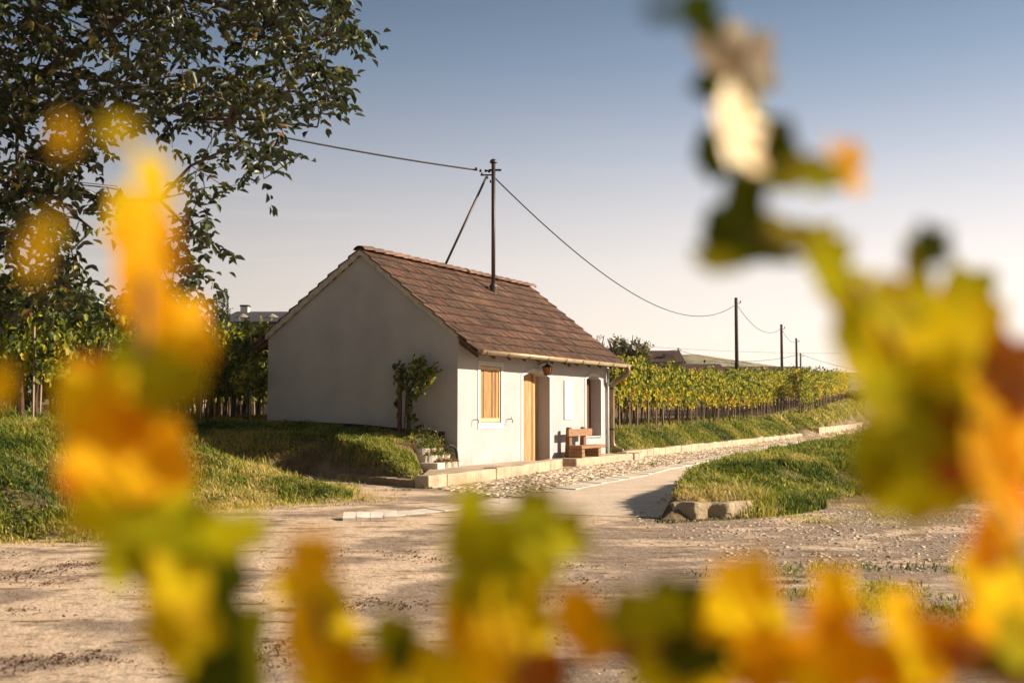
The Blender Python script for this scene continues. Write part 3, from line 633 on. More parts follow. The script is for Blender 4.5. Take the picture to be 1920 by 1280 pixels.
# foot of the brace: on the rear slope, along the sight line of the brace's visible lower end
rv = Vector(ray(831, 505)); o0 = Vector((0,0,CH)); k = -.69
tt = (4.42+.69*2.2-.69*(o0-C0).dot(V)-CH)/(rv.z+.69*rv.dot(V)); BRw = o0+rv*tt
mb = MB(); mb.tube([BT, BRw-MP], .028, 8); mb.build('brace', pmx, mast, smooth=True)
mb = MB(); zc = mz-.20
mb.box(-.11,.18,-.025,.025,zc-.02,zc+.02); mb.box(-.30,-.02,-.02,.02,zc-.13,zc-.10); mb.box(-.2,-.02,-.02,.02,zc-.03,zc)
mb.build('cross_arm', pmx, mast)
for dx, dz in ((-.10,-.02),(-.18,-.02),(-.26,-.10),(-.14,-.18),(-.30,-.02),(-.4,.02),(-.06,-.27)):
    mb = MB(); mb.lathe([(0,-.035),(.02,-.03),(.034,-.005),(.02,.01),(.03,.02),(.0,.04)], (dx,random.uniform(-.05,.05),zc+dz), 8); mb.build('insulator', pmx, mast, smooth=True)
# ------------------------------------------------------------------ wires and poles
cab = mat('cable', (.02,.017,.015), (.03,.025,.02), 8, .6)
def wire(a, b, sag, r, label, n=40, name='power_line', cat='power line', group='overhead lines'):
    a, b = Vector(a), Vector(b); mb = MB(); c = a.copy()
    mb.tube([(a.lerp(b, i/n)-c)-Vector((0,0,4*sag*(i/n)*(1-i/n))) for i in range(n+1)], r, 6)
    o = mb.build(name, cab, smooth=True); o.location = c; return tag(o, label, cat, group)
TM = MP+Vector((0,0,mz))
pw = mat('pole_wood', (.035,.024,.018), (.075,.05,.035), 3, .85, .004, 20, stretch=(5,5,.4))
def pole(px, py, Y, r, label, thin=False, m=None, group='utility poles along the road'):
    top = P(px, py, Y); z = hz(top.x, top.y); h = top.z-z
    e_ = empty('utility_pole', (top.x, top.y, z), 0, label=label, cat='utility pole', group=group)
    mb = MB(); mb.tube([(0,0,-.3),(0,0,h*.5),(0,0,h)], [r*1.15,r,r*.85], 10); mb.build('pole', m or pw, e_, smooth=True)
    mb = MB(); mb.tube([(0,0,h-.35),(.22,.0,h-.35),(.26,0,h-.3)], .02, 5); mb.build('bracket', iron, e_)
    mb = MB(); mb.lathe([(0,-.02),(.035,0),(.045,.05),(.03,.07),(.04,.1),(0,.13)], (.26,0,h-.3), 8); mb.build('insulator', iron, e_)
    return top
t1 = pole(1380, 558, 68, .115, 'tallest wooden utility pole rising behind the grapevine hedge')
t2 = pole(1465, 608, 89, .115, 'middle wooden utility pole of the line along the road')
t3 = pole(1493, 634, 106, .115, 'farthest dark wooden pole of the line, just left of a thin concrete post')
gr_ = mat('pole_concrete', (.16,.16,.14), (.25,.24,.2), 3, .85)
t4 = pole(1272, 652, 128, .14, 'thin grey pole standing at the end of the dark farm roof', m=gr_, group='thin poles in the distance')
t5 = pole(1501, 662, 118, .11, 'short thin pole beside the farthest wooden pole', m=gr_, group='thin poles in the distance')
wire(TM+Vector((.03,.0,-.38)), t1-Vector((0,0,.4)), 1.75, .016, 'sagging cable from the roof mast to the tallest wooden pole')
wire(t1-Vector((0,0,.35)), t2-Vector((0,0,.3)), .95, .016, 'sagging cable between the tallest and the middle wooden pole')
wire(t2-Vector((0,0,.3)), t3-Vector((0,0,.3)), .45, .016, 'short cable between the middle and the farthest wooden pole')
wire(TM+Vector((-.38,0,-.2)), P(-420, 20, 17), .25, .019, 'twisted cable running from the roof mast up left past the walnut tree')
wire(t4-Vector((0,0,.25)), t5-Vector((0,0,.1)), 1.0, .02, 'distant cable between the two thin grey poles')
wire(P(1215,657,132), t4-Vector((0,0,.2)), .1, .02, 'distant cable reaching the thin grey pole from behind the tree')
wire(t5-Vector((0,0,.1)), P(1720,700,100), .6, .02, 'distant cable running right from the short thin pole')
wire(P(1195,648,160), P(1700,660,150), .5, .015, 'faint distant cable high above the vineyard')
# ------------------------------------------------------------------ steps and planters at gable corner
stone = mat('step_stone', (.50,.44,.36), (.64,.57,.47), 4, .92, .012, 40, c3=(.36,.29,.2), s3=10, f3=(.56,.75))
for i, (px, py, z) in enumerate(((768,838,.53),(796,854,.39),(818,868,.27))):
    p = G(px, py, z); mb = MB(); mb.box(-.28,.09,-.14,.17,-.35,0); o = mb.build('step_block', stone, bevel=.012, jit=.004); o.location = p+Vector((0,.12,0)); o.rotation_euler = (0,0,HROT-math.pi/2+.1)
    tag(o, ('topmost of three pale concrete step blocks set into the grassy bank','middle of three pale concrete step blocks set into the grassy bank','lowest of three pale concrete step blocks, beside the bottom planters')[i], 'step block', 'step blocks in the bank')
succ = leafmat('succulent', [(0,(.03,.05,.015)),(.4,(.07,.13,.02)),(.65,(.24,.26,.03)),(.85,(.30,.10,.03)),(1,(.20,.03,.03))], .3)
ringc = mat('ring_concrete', (.42,.36,.29), (.55,.48,.40), 3, .9, .005, 50)
soilm = mat('planter_soil', (.05,.03,.02), (.09,.06,.04), 12, 1)
tiers = ('bottom','middle','top'); poss = ('beside the wall corner','in the middle of its row','at the camera end of its row')
for k in range(3):
    for i in range(3):
        a_, b_ = -.16-.23*i, .04+.15*k; zt_ = .27+.125*k; rr = .115 if not (k > 0 and i == 2) else .17
        if rr > .12: a_ -= .04; b_ += .05
        e_ = empty('ring_planter', H(a_, b_, zt_-.2), HROT, label='round concrete planter of the %s row, %s' % (tiers[k], poss[i]), cat='planter', group='concrete ring planters')
        mb = MB(); mb.lathe([(rr,-.1),(rr,.2),(rr-.022,.2),(rr-.022,.15)], (0,0,0), 18); mb.build('ring', ringc, e_, smooth=False)
        mb = MB(); mb.lathe([(rr-.02,.17),(.0,.175)], (0,0,0), 14); mb.build('soil', soilm, e_)
        n = (160, 260, 600)[k]; c = RNG.normal(size=(n,3))*np.array([rr*.5,rr*.5,.035+.02*k]); c[:,2] = np.abs(c[:,2])+.19; 
        if k < 2: c[:,1] -= .03
        c[:,:2] *= (1,1,1.9)[k]; c[:,2] = .19+(c[:,2]-.19)*(1,1,1.7)[k]
        tint = np.clip(RNG.normal((.8,.6,.5)[k], .22, n)+(.2 if (k==2 and i==0) else 0), 0, 1)
        foliage('succulent', c, RNG.normal(size=(n,3))+np.array([0,0,.6]), RNG.uniform(.02,.045,n), tint, succ, e_, LEAF_OVAL)
# ------------------------------------------------------------------ grapevines
vinem = leafmat('vine_leaf', [(0,(.03,.045,.008)),(.25,(.08,.12,.012)),(.45,(.24,.26,.018)),(.62,(.52,.44,.03)),(.8,(.62,.38,.03)),(1,(.42,.14,.02))], .55, .2, .6)
bark = mat('vine_bark', (.05,.03,.018), (.11,.07,.045), 6, .95, .01, 30, stretch=(3,3,.6))
stakem = mat('stake_wood', (.26,.18,.12), (.40,.30,.20), 4, .9, .004, 25, stretch=(4,4,.5))
def make_vine(seed, n, w=.9, hh=1.15, base=.75, ls=.10, thick=.42, warm=.0, trunk_r=.028):
    rng = np.random.default_rng(seed); rd = random.Random(seed)
    e_ = empty('grapevine', (0,0,0))
    mb = MB(); x = rd.uniform(-.06,.06)
    mb.tube([(x,0,-.1),(x+rd.uniform(-.04,.04),rd.uniform(-.04,.04),.3),(x+rd.uniform(-.07,.07),rd.uniform(-.05,.05),.6),(x,0,base+.1),(x*.3,0,base+hh*.55)], [trunk_r*1.2,trunk_r,trunk_r*.9,trunk_r*.8,trunk_r*.3], 7); mb.build('trunk', bark, e_)
    mb = MB(); sx_ = rd.uniform(.06,.16); mb.tube([(sx_,.03,-.1),(sx_+rd.uniform(-.03,.03),.03,base+hh*.9)], .016, 6); mb.build('stake', stakem, e_)
    mb = MB()
    for k in range(9):
        x0 = rd.uniform(-w/2,w/2); pts = [(x*.5,0,base)]; q = Vector((x0*.6,rd.uniform(-.1,.1),base+.15)); pts.append(q)
        for j in range(4): q = q+Vector((rd.uniform(-.1,.1)+x0*.1, rd.uniform(-.12,.12), hh*.22)); pts.append(q)
        mb.tube(pts, [.009,.008,.007,.006,.004,.002], 4)
    mb.build('canes', bark, e_)
    # leaves: clumps hanging on canes
    nc = 24; cx = rng.uniform(-w/2,w/2,nc); cz = base+hh*rng.beta(1.3,1.15,nc); cy = rng.normal(0,thick*.4,nc)
    ix = rng.integers(0,nc,n); c = np.stack([cx[ix],cy[ix],cz[ix]],1)+rng.normal(size=(n,3))*np.array([.11,.09,.12])
    c[:,2] += np.where(rng.random(n)<.04, rng.uniform(0,.35,n), 0)
    nr = rng.normal(size=(n,3)); nr[:,1] -= .5*np.sign(c[:,1]+1e-3)*-1; nr[:,2] += .4
    rel = (c[:,2]-base)/hh
    tint = np.clip(.52+warm-.14*rel+(rng.normal(0,.10,nc))[ix]+rng.normal(0,.17,n), 0, 1)
    foliage('foliage', c, nr, rng.uniform(.55,1.15,n)*ls, tint, vinem, e_, LEAF_VINE, droop=np.array([0,0,-1.0]))
    return e_
def copy_tree(o, parent=None):
    c = o.copy(); S.collection.objects.link(c); c.parent = parent
    for ch in o.children: copy_tree(ch, c)
    return c
USED = set()
def place(proto, x, y, rz, label, group, sc=1, name=None):
    o = proto if proto.name not in USED else copy_tree(proto)
    USED.add(proto.name); o.location = (x, y, hz(x, y)-.02); o.rotation_euler = (0,0,rz); o.scale = (sc,sc,sc); tag(o, label, 'grapevine', group); return o
protoR = [make_vine(10+i, 560, warm=-.03, ls=.105, hh=(1.06,.96,1.12,1.0,1.1)[i], base=.84) for i in range(5)]
protoF = [make_vine(30+i, 460, warm=.04, ls=.10, hh=1.2) for i in range(3)]
protoL = [make_vine(50+i, 900, w=1.15, warm=-.08, ls=.11, hh=1.35, base=.7, thick=.6, trunk_r=.05) for i in range(4)]
# block 1: rows beside the kerb
A1, B1 = G(1178,807,.65), G(1437,785,.85); dr = (B1-A1); dr.z = 0; Lr = dr.length; dr.normalize(); nr_ = Vector((-dr.y, dr.x, 0)); ang = math.atan2(dr.y, dr.x)
for row in range(4):
    n = 30 if row < 2 else 22; sp_ = .82 if row < 2 else 1.1
    for i in range(n):
        p = A1+dr*(-1.5+i*sp_+random.uniform(-.06,.06))+nr_*(row*1.9)+nr_*random.uniform(-.05,.05)
        if -1.5+i*sp_ > Lr+.5+row*2: break
        place(random.choice(protoR if row < 2 else protoF), p.x, p.y, ang+random.choice((0,math.pi)), ('grapevine with yellow green leaves in the front row above the kerb, right of the cottage','grapevine of the second row, seen between the trunks of the front row','grapevine of the third row behind the front vineyard hedge','grapevine of the back row behind the front vineyard hedge')[row],
              ('front row of grapevines by the road','second row of grapevines by the road','third row of grapevines by the road','back row of grapevines by the road')[row], random.uniform(.93,1.07)-.005*i)
# block 2 beyond the path
A2, B2 = Vector((14.6,57,0)), Vector((27.5,92,0)); d2_ = (B2-A2).normalized(); n2_ = Vector((-d2_.y,d2_.x,0)); ang2 = math.atan2(d2_.y,d2_.x)
for row in range(3):
    for i in range(30 if row == 0 else 20):
        p = A2+d2_*(i*(1.15 if row == 0 else 1.3)-row*.3)+n2_*(row*1.8); place(random.choice(protoF), p.x, p.y, ang2+random.choice((0,math.pi)), ('golden grapevine in the front row of the far vineyard block beyond the grass path','grapevine behind the front row of the far vineyard block','grapevine in the rear row of the far vineyard block')[row], ('front row of the far vineyard block','second row of the far vineyard block','rear row of the far vineyard block')[row], random.uniform(1.05,1.22))
# left vineyard
for r_ in range(11):
    for i in range(6):
        x = -5.45-r_*1.25-i*.62; y = 23.4+i*1.15+(r_%2)*.35+r_*.1
        if i > 3 and r_ < 1: x -= 0
        place(random.choice(protoL), x+random.uniform(-.08,.08), y, math.pi/2+.25+random.choice((0,math.pi)), 'leafy grapevine with thick dark trunk in the vineyard left of the cottage' if i == 0 else 'grapevine standing behind the first vines left of the cottage', 'end vines of the left vineyard rows' if i == 0 else 'rear vines of the left vineyard rows', random.uniform(.86,.97))
for k, (x, y, s, lb_) in enumerate(((-6.95,15.9,1.0,'big dark leafy vine with a straight trunk at the far left edge'),(-6.35,17.2,1.0,'dark leafy vine right of the trunk at the far left edge'),(-7.9,18.5,1.05,'dark leafy vine behind the hanging walnut branches at far left'),(-6.7,20.4,1.0,'dark leafy vine behind the nearest left vines'))):
    place(protoL[k], x, y, random.uniform(-.4,.4), lb_, None, s)
for k in range(16):
    Y_ = 25.5+(k%8)*1.3; px_ = (398,486,446,420,468,432,478,455)[k%8]-(k//8)*34+(k//8)*9; x_ = (px_-960)/F_PX*Y_
    place(protoL[k%4], x_, Y_, random.uniform(-.5,.5), 'leafy grapevine of the dense cluster just left of the gable corner', 'vines just left of the gable corner', random.uniform(.88,.98))
# climbing vine on gable
cv = empty('climbing_vine', H(-.32,.98,hz(*H(-.32,.98).xy)), HROT, label='small dark grapevine trained on a post against the shaded gable wall', cat='grapevine')
mb = MB(); mb.box(-.03,.03,.06,.13,-.2,1.25); mb.build('post', mat('post_brown', (.08,.035,.025), (.13,.06,.04), 6, .85, .003), cv, bevel=.005)
mb = MB(); mb.tube([(0,-.08,-.1),(.02,-.10,.25),(-.01,-.07,.6),(.0,-.12,.9),(0,-.3,1.15)], [.05,.04,.038,.03,.012], 8); mb.tube([(0,.0,0),(.02,-.02,.5),(0,-.05,.9)], .01, 5); mb.tube([(0,-.1,.9),(0,.0,1.2),(0,.12,1.38)], .01, 5); mb.tube([(0,-.12,.9),(0,-.5,1.2),(0,-.75,1.3)], .009, 5); mb.build('trunk', bark, cv)
n = 430; cl = [(.0,.02,1.15,.14),(.0,-.28,1.3,.15),(0,-.5,1.12,.15),(0,-.35,.95,.14),(0,.05,.9,.11),(0,-.2,.75,.10),(0,.15,1.32,.08),(0,-.65,1.22,.10),(0,-.42,1.42,.07),(0,-.2,.35,.07),(0,-.35,.2,.06),(0,.18,.62,.05),(0,.12,.4,.05),(0,-.12,.52,.06)]
wgt = np.array([c[3]**2 for c in cl]); ix = RNG.choice(len(cl), n, p=wgt/wgt.sum()); ca = np.array(cl)
c = ca[ix,:3]+RNG.normal(size=(n,3))*ca[ix,3:4]*.62; c[:,0] *= .8
foliage('foliage', c, RNG.normal(size=(n,3))+np.array([-.6,0,.3]), RNG.uniform(.05,.095,n), np.clip(RNG.normal(.33,.16,n)-.2*c[:,1]-.1,0,1), vinem, cv, LEAF_VINE, droop=np.array([0,0,-1.0]))
# ------------------------------------------------------------------ grass (real blades)
grassm = leafmat('grass_blade', [(0,(.012,.022,.004)),(.28,(.045,.075,.008)),(.5,(.16,.21,.014)),(.7,(.42,.36,.05)),(1,(.62,.45,.20))], .4, .15, .6)
def grass(name, label, region, dens, hmin, hmax, tintf, seed, width=.006, keep=None, clump=.0):
    rng = np.random.default_rng(seed); x0,x1,y0,y1 = region; n = int((x1-x0)*(y1-y0)*dens)
    x = rng.uniform(x0,x1,n); y = rng.uniform(y0,y1,n)
    # only where it could be seen (a wide wedge in front of the photographer)
    k = (np.abs(x) < .56*y+2.5) & keep(x, y, rng)
    if clump: k &= rng.random(n) < np.clip((noise2(x,y,.35,seed)-.25)*2.2+(1-clump), 0, 1)
    x, y = x[k], y[k]; n = len(x); z = height(x, y)-.01
    hh = rng.uniform(hmin,hmax,n)*(.22+1.1*noise2(x,y,.55,seed+3)**1.7+.7*noise2(x,y,.19,seed+4)**2)*np.where(rng.random(n)<.03,1.7,1); a = rng.uniform(0,2*np.pi,n); lean = rng.uniform(.15,.8,n)*hh
    la = noise2(x,y,1.3,seed+5)*6+rng.normal(0,1.3,n)
    lx, ly = np.cos(la)*lean, np.sin(la)*lean; wd = width*(1+np.clip(y-12,0,40)/22)*rng.uniform(.7,1.3,n); wx, wy = np.cos(a)*wd, np.sin(a)*wd
    b = np.stack([x,y,z],1); w_ = np.stack([wx,wy,0*wx],1)
    m1 = b+np.stack([lx*.3,ly*.3,hh*.6],1); tp = b+np.stack([lx,ly,hh*rng.uniform(.7,1,n)],1)
    V_ = np.stack([b-w_, b+w_, m1+w_*.8, m1-w_*.8, tp], 1).reshape(-1,3)
    i0 = np.arange(n)*5
    # two quads->tris: 3 triangles
    f = np.concatenate([np.stack([i0,i0+1,i0+2],1), np.stack([i0,i0+2,i0+3],1), np.stack([i0+3,i0+2,i0+4],1)])
    tint = np.clip(tintf(x,y)+rng.normal(0,.15,n)+(noise2(x,y,.22,seed+8)-.5)*.3+(noise2(x,y,.7,seed+9)-.5)*.3, 0, 1)
    o = arrmesh(name, V_, f, 3, grassm, None, np.concatenate([tint]*3)); return tag(o, label, 'grass', kind='stuff')
tnz = lambda b, s, a_: (lambda x, y: b+a_*(noise2(x,y,1.1,s)-.5)*2)
inh = lambda x, y: inpoly(x, y, [tuple(H(a,b).xy) for a,b in ((-.02,-.05),(HL+.1,-.05),(HL+.1,HW+.05),(-.02,HW+.05))])
stepz = [tuple(p.xy) for p in (H(-1.35,.0), H(-.1,-.1), H(-.1,.65), H(-1.3,.75))]
grass('grass', 'tall tangled grass and weeds covering the left bank in front of the vines', (-14,-2.2,8.5,24), 3400, .05, .15, lambda x,y: .44+.34*np.exp(-((x+3.3)**2/1.2+(y-13.8)**2/2.5))+.5*(noise2(x,y,1.1,11)-.5)*2*.5+.22*smooth((1.0-pdist(x,y,P1))/1.0), 11,
      keep=lambda x,y,r: (pdist(x,y,P1) > -.30+.55*r.random(len(x))) & (pdist(x,y,P3) < .3), clump=.35)
grass('grass', 'mown grass on the raised bank in front of the cottage gable', (-9,-1,17,29), 3600, .04, .12, tnz(.47,13,.20), 13,
      keep=lambda x,y,r: ((pdist(x,y,P3) > .16+.3*r.random(len(x))*noise2(x,y,.5,77)) | ((pdist(x,y,P3) > -.06) & ((x-K0.x)*.985-(y-K0.y)*.17 > -.45))) & ~inh(x,y) & ~inpoly(x,y,stepz), clump=.25)
grass('grass', 'bright green grass strip between the kerb and the front grapevine row', (1.5,16,26,54), 1500, .05, .14, tnz(.50,15,.16), 15,
      keep=lambda x,y,r: (pdist(x,y,P2) > .04) & (pdist(x,y,P2) < 1.15+.3*noise2(x,y,.6,66)+2.8*(r.random(len(x))<.14)) & ~inh(x,y), clump=.15)
grass('grass', 'sunlit grass covering the mound between the road and the gravel junction', (1.4,14,12,36), 2800, .05, .14, lambda x,y: .52+.22*(noise2(x,y,1.1,17)-.5)*2+.25*smooth((14.6-y)/1.2), 17,
      keep=lambda x,y,r: (pdist(x,y,P4) > .16+.2*r.random(len(x))), clump=.2)
grass('grass', 'far roadside grass and field on the right', (8,60,36,110), 90, .08, .25, tnz(.6,19,.2), 19, width=.012,
      keep=lambda x,y,r: (pdist(x,y,P4) > .1))
grass('grass', 'far grass bank below the second vineyard block', (12,36,50,100), 220, .08, .22, tnz(.66,21,.18), 21, width=.012,
      keep=lambda x,y,r: (pdist(x,y,P2) > .3) & (pdist(x,y,P2) < 2.6))
grass('grass', 'patchy green grass at the right foreground edge of the gravel', (1.0,6.5,5,9.4), 3400, .02, .07, tnz(.42,23,.2), 23,
      keep=lambda x,y,r: r.random(len(x)) < np.clip((noise2(x,y,.8,24)-.32)*2.5,0,1)*smooth((9.0-y)/.8)*smooth((x-1.5+.3*(y-7))/1.0), clump=.5, width=.005)
grass('grass', 'dry straw coloured grass at the foot of the left bank', (-6,-1.5,10,18.5), 2600, .02, .07, tnz(.82,25,.14), 25,
      keep=lambda x,y,r: (pdist(x,y,P1) > -1.0) & (pdist(x,y,P1) < 1.3*noise2(x,y,1.2,78)) & (r.random(len(x)) < smooth((pdist(x,y,P1)+1.0)/1.2)*.8), clump=.7, width=.005)
grass('grass', 'thin brownish grass fringing the gravel right of the mound', (2.6,9,12.2,17), 1800, .02, .06, tnz(.72,27,.2), 27,
      keep=lambda x,y,r: (pdist(x,y,P4) > -1.1) & (pdist(x,y,P4) < .4) & (x > 3.0) & (r.random(len(x)) < .7), clump=.8, width=.005)
grass('grass', 'tall brownish weeds at the right end of the bare chalky bank face', (2.3,3.9,12.3,14), 2600, .08, .26, tnz(.55,33,.3), 33,
      keep=lambda x,y,r: (np.abs(pdist(x,y,P4)-.12) < .28) & (r.random(len(x)) < smooth((x-2.4)/.5)), clump=.4)
grass('grass', 'dark green tufts at the foot of the chalky bank face', (1.5,3.2,12,13.4), 1500, .02, .09, tnz(.30,35,.2), 35,
      keep=lambda x,y,r: (np.abs(pdist(x,y,P4)+.08) < .12) & (r.random(len(x)) < noise2(x,y,.3,36)), clump=.6)
def weeds(label, region, n, keep, seed, smax=.06, tint=.25):
    rng = np.random.default_rng(seed); x = rng.uniform(region[0],region[1],n); y = rng.uniform(region[2],region[3],n); k = keep(x,y,rng); x, y = x[k], y[k]; n = len(x)
    pos = np.stack([x, y, height(x,y)+rng.uniform(.01,.11,n)],1); o = foliage('weeds', pos, rng.normal(size=(n,3))*.7+np.array([0,0,1]), rng.uniform(.02,smax,n), np.clip(rng.normal(tint,.15,n),0,1), vinem, None, LEAF_OVAL)
    tag(o, label, 'weeds', kind='stuff')
weeds('broad leaved weeds tangled in the grass of the left bank', (-9,-2,9.5,22), 60000, lambda x,y,r: (pdist(x,y,P1) > .0) & (noise2(x,y,.45,81) > .62), 81)
weeds('broad leaved weeds at the foot of the sunlit mound by the road', (1.4,9,12,30), 30000, lambda x,y,r: (pdist(x,y,P4) > .05) & (pdist(x,y,P4) < 1.2) & (noise2(x,y,.4,83) > .62), 83, .045, .3)
weeds('clover and low weeds in the lawn before the gable', (-6,-1,17,24), 30000, lambda x,y,r: (pdist(x,y,P3) > .1) & (noise2(x,y,.4,85) > .66) & ~inh(x,y) & ~inpoly(x,y,stepz), 85, .04, .3)
# tufts between cobbles
grass('grass', 'small weeds growing between the cobblestones', (-1,12,17,50), 900, .01, .045, tnz(.45,29,.15), 29,
      keep=lambda x,y,r: (pdist(x,y,[(K0.x,K0.y),(2.6,27.1),(12.4,49.5),(11.9,46.2),(1.03,18.4)]) > 0) & (noise2(x,y,.3,31) > .80), width=.006)
# ------------------------------------------------------------------ gravel and scraps
def stones(name, label, keep, region, n, smin, smax, m, cat, seed, flat=.55):
    rng = np.random.default_rng(seed); x0,x1,y0,y1 = region; x = rng.uniform(x0,x1,n); y = rng.uniform(y0,y1,n); k = keep(x,y,rng); x, y = x[k], y[k]; n = len(x)
    z = height(x,y); s = smin+(smax-smin)*rng.random(n)**5.5
    oc = np.array([(1,0,0),(.2,1,0),(-1,.1,0),(-.1,-1,0),(0,0,1),(.6,.6,.5),(-.6,.5,.45),(.5,-.6,.5),(-.55,-.5,.5)])
    fc = np.array([(0,1,5),(1,2,6),(2,3,8),(3,0,7),(0,5,7),(5,1,6),(6,2,8),(8,3,7),(5,6,4),(6,8,4),(8,7,4),(7,5,4)])
    V_ = oc[None]*s[:,None,None]*(1+rng.normal(0,.22,(n,9,3))); a = rng.uniform(0,6.28,n); ca_, sa_ = np.cos(a)[:,None], np.sin(a)[:,None]
    X = V_[:,:,0]*ca_-V_[:,:,1]*sa_; Y = V_[:,:,0]*sa_+V_[:,:,1]*ca_; Zz = V_[:,:,2]*flat
    V_ = np.stack([X+x[:,None], Y+y[:,None], Zz+z[:,None]-.2*s[:,None]], -1).reshape(-1,3)
    f = (fc[None]+(np.arange(n)*9)[:,None,None]).reshape(-1,3)
    o = arrmesh(name, V_, f, 3, m, None, np.repeat(rng.random(n),12)); return tag(o, label, cat, kind='stuff')
gravm = mat('gravel_stone', (.42,.33,.24), (.60,.49,.37), 9, .9, attr='tint')
stones('gravel', 'loose pale gravel stones scattered over the junction on the right', lambda x,y,r: (pdist(x,y,P4)<0)&(r.random(len(x))<np.clip(smooth((x-.9)/1.8)*(.4+1.1*noise2(x,y,.7,41)),0,1)), (.4,7,8.4,13.6), 15000, .004, .036, gravm, 'gravel', 41)
stones('gravel', 'fine grit scattered over the dusty road junction', lambda x,y,r: (np.maximum.reduce([pdist(x,y,p) for p in (P1,P2,P3,P4)])<0)&(r.random(len(x))<.25+.7*noise2(x,y,1.1,43)), (-5.5,4,4.8,17), 11000, .002, .011, gravm, 'gravel', 43)
scrap = mat('dry_leaf_litter', (.07,.035,.02), (.16,.09,.05), 20, .9)
rng = np.random.default_rng(5); nl = 4200; g_ = [G(x_,y_) for x_,y_ in ((520,1215),(560,1200),(480,1230),(440,1245),(640,1140),(690,1128),(60,1075),(120,1062),(180,1058),(20,1085),(300,1075),(330,1095),(100,1240),(30,1250),(160,1235),(1010,1120),(700,905),(760,918))]; cx = np.concatenate([rng.uniform(-4.6,1.2,34), np.repeat([p.x for p in g_],2)]); cy = np.concatenate([rng.uniform(5,10.6,34), np.repeat([p.y for p in g_],2)]); ix = rng.integers(0,len(cx),nl)
lx_ = cx[ix]+rng.normal(0,.26,nl)*rng.random(nl); ly_ = cy[ix]+rng.normal(0,.11,nl); lz_ = height(lx_,ly_)+.006
tag(foliage('leaf_litter', np.stack([lx_,ly_,lz_],1), rng.normal(size=(nl,3))*.6+np.array([0,0,1]), rng.uniform(.006,.028,nl), np.zeros(nl), scrap, None, LEAF_OVAL), 'brown dry leaf scraps drifted across the dusty road', 'leaf litter', kind='stuff')
# bare chalky bank face of the mound
def chalk():
    pts = [G(1262,972), G(1280,972), G(1305,973), G(1335,970), G(1365,971), G(1400,967), G(1415,964)]
    mb = MB(); rows = []
    K = 30; path = []
    for i in range(K+1):
        t = i/K*(len(pts)-1); j = min(int(t), len(pts)-2); path.append(pts[j].lerp(pts[j+1], t-j))
    R_ = 9
    for i, p in enumerate(path):
        for j in range(R_):
            h = min(1,j/(R_-2))*(.19+.03*mnoise(Vector((p.x*2.3,4,2)))); e1 = mnoise(Vector((p.x*2, h*3, 1)))*.02+mnoise(Vector((p.x*11, h*16, 3)))*.035
            mb.v.append((p.x+e1*.3, p.y+.03+h*.22-e1+(.22 if j == R_-1 else 0), h-.03))
    for i in range(K):
        for j in range(R_-1): a_ = i*R_+j; mb.f.append((a_, a_+R_, a_+R_+1, a_+1))
    # close the left end back into the mound
    n0 = len(mb.v)
    for j in range(R_): v = mb.v[j]; mb.v.append((v[0]-.03+.05*j/R_, v[1]+.8, v[2]))
    for j in range(R_-1): mb.f.append((j, j+1, n0+j+1, n0+j))
    o = mb.build('chalk_bank', mat('chalk', (.30,.225,.14), (.44,.35,.23), 4, .95, .05, 9, c3=(.22,.165,.10), s3=5.5, f3=(.56,.68)), smooth=True); o['kind'] = 'structure'
chalk()
# curved concrete channel piece lying at the road edge
mb = MB()
for i in range(4):
    x0, x1 = .02+i*.15, .02+i*.15+.142; zf = lambda x: .02+.10*max(0,x-.45)**1.2; yo = .02*i
    mb.add([(x0,-.13+yo*.5,zf(x0)-.03),(x1,-.13+yo*.5,zf(x1)-.03),(x1,.15+yo,zf(x1)-.0),(x0,.15+yo,zf(x0)-.0),(x0,-.13+yo*.5,zf(x0)+.005+.01*(i%2)),(x1,-.13+yo*.5,zf(x1)+.005),(x1,.15+yo,zf(x1)+.045),(x0,.15+yo,zf(x0)+.045)], [(0,3,2,1),(4,5,6,7),(0,1,5,4),(1,2,6,5),(2,3,7,6),(3,0,4,7)])
o = mb.build('drain_channel', mat('channel_concrete', (.66,.58,.48), (.80,.72,.61), 5, .85, .004, 60)); 
p = G(640,974); o.location = (p.x,p.y,hz(p.x,p.y)+.005); o.rotation_euler = (0,0,.12); tag(o, 'broken curved white concrete drain channel lying at the left road edge', 'drain channel')
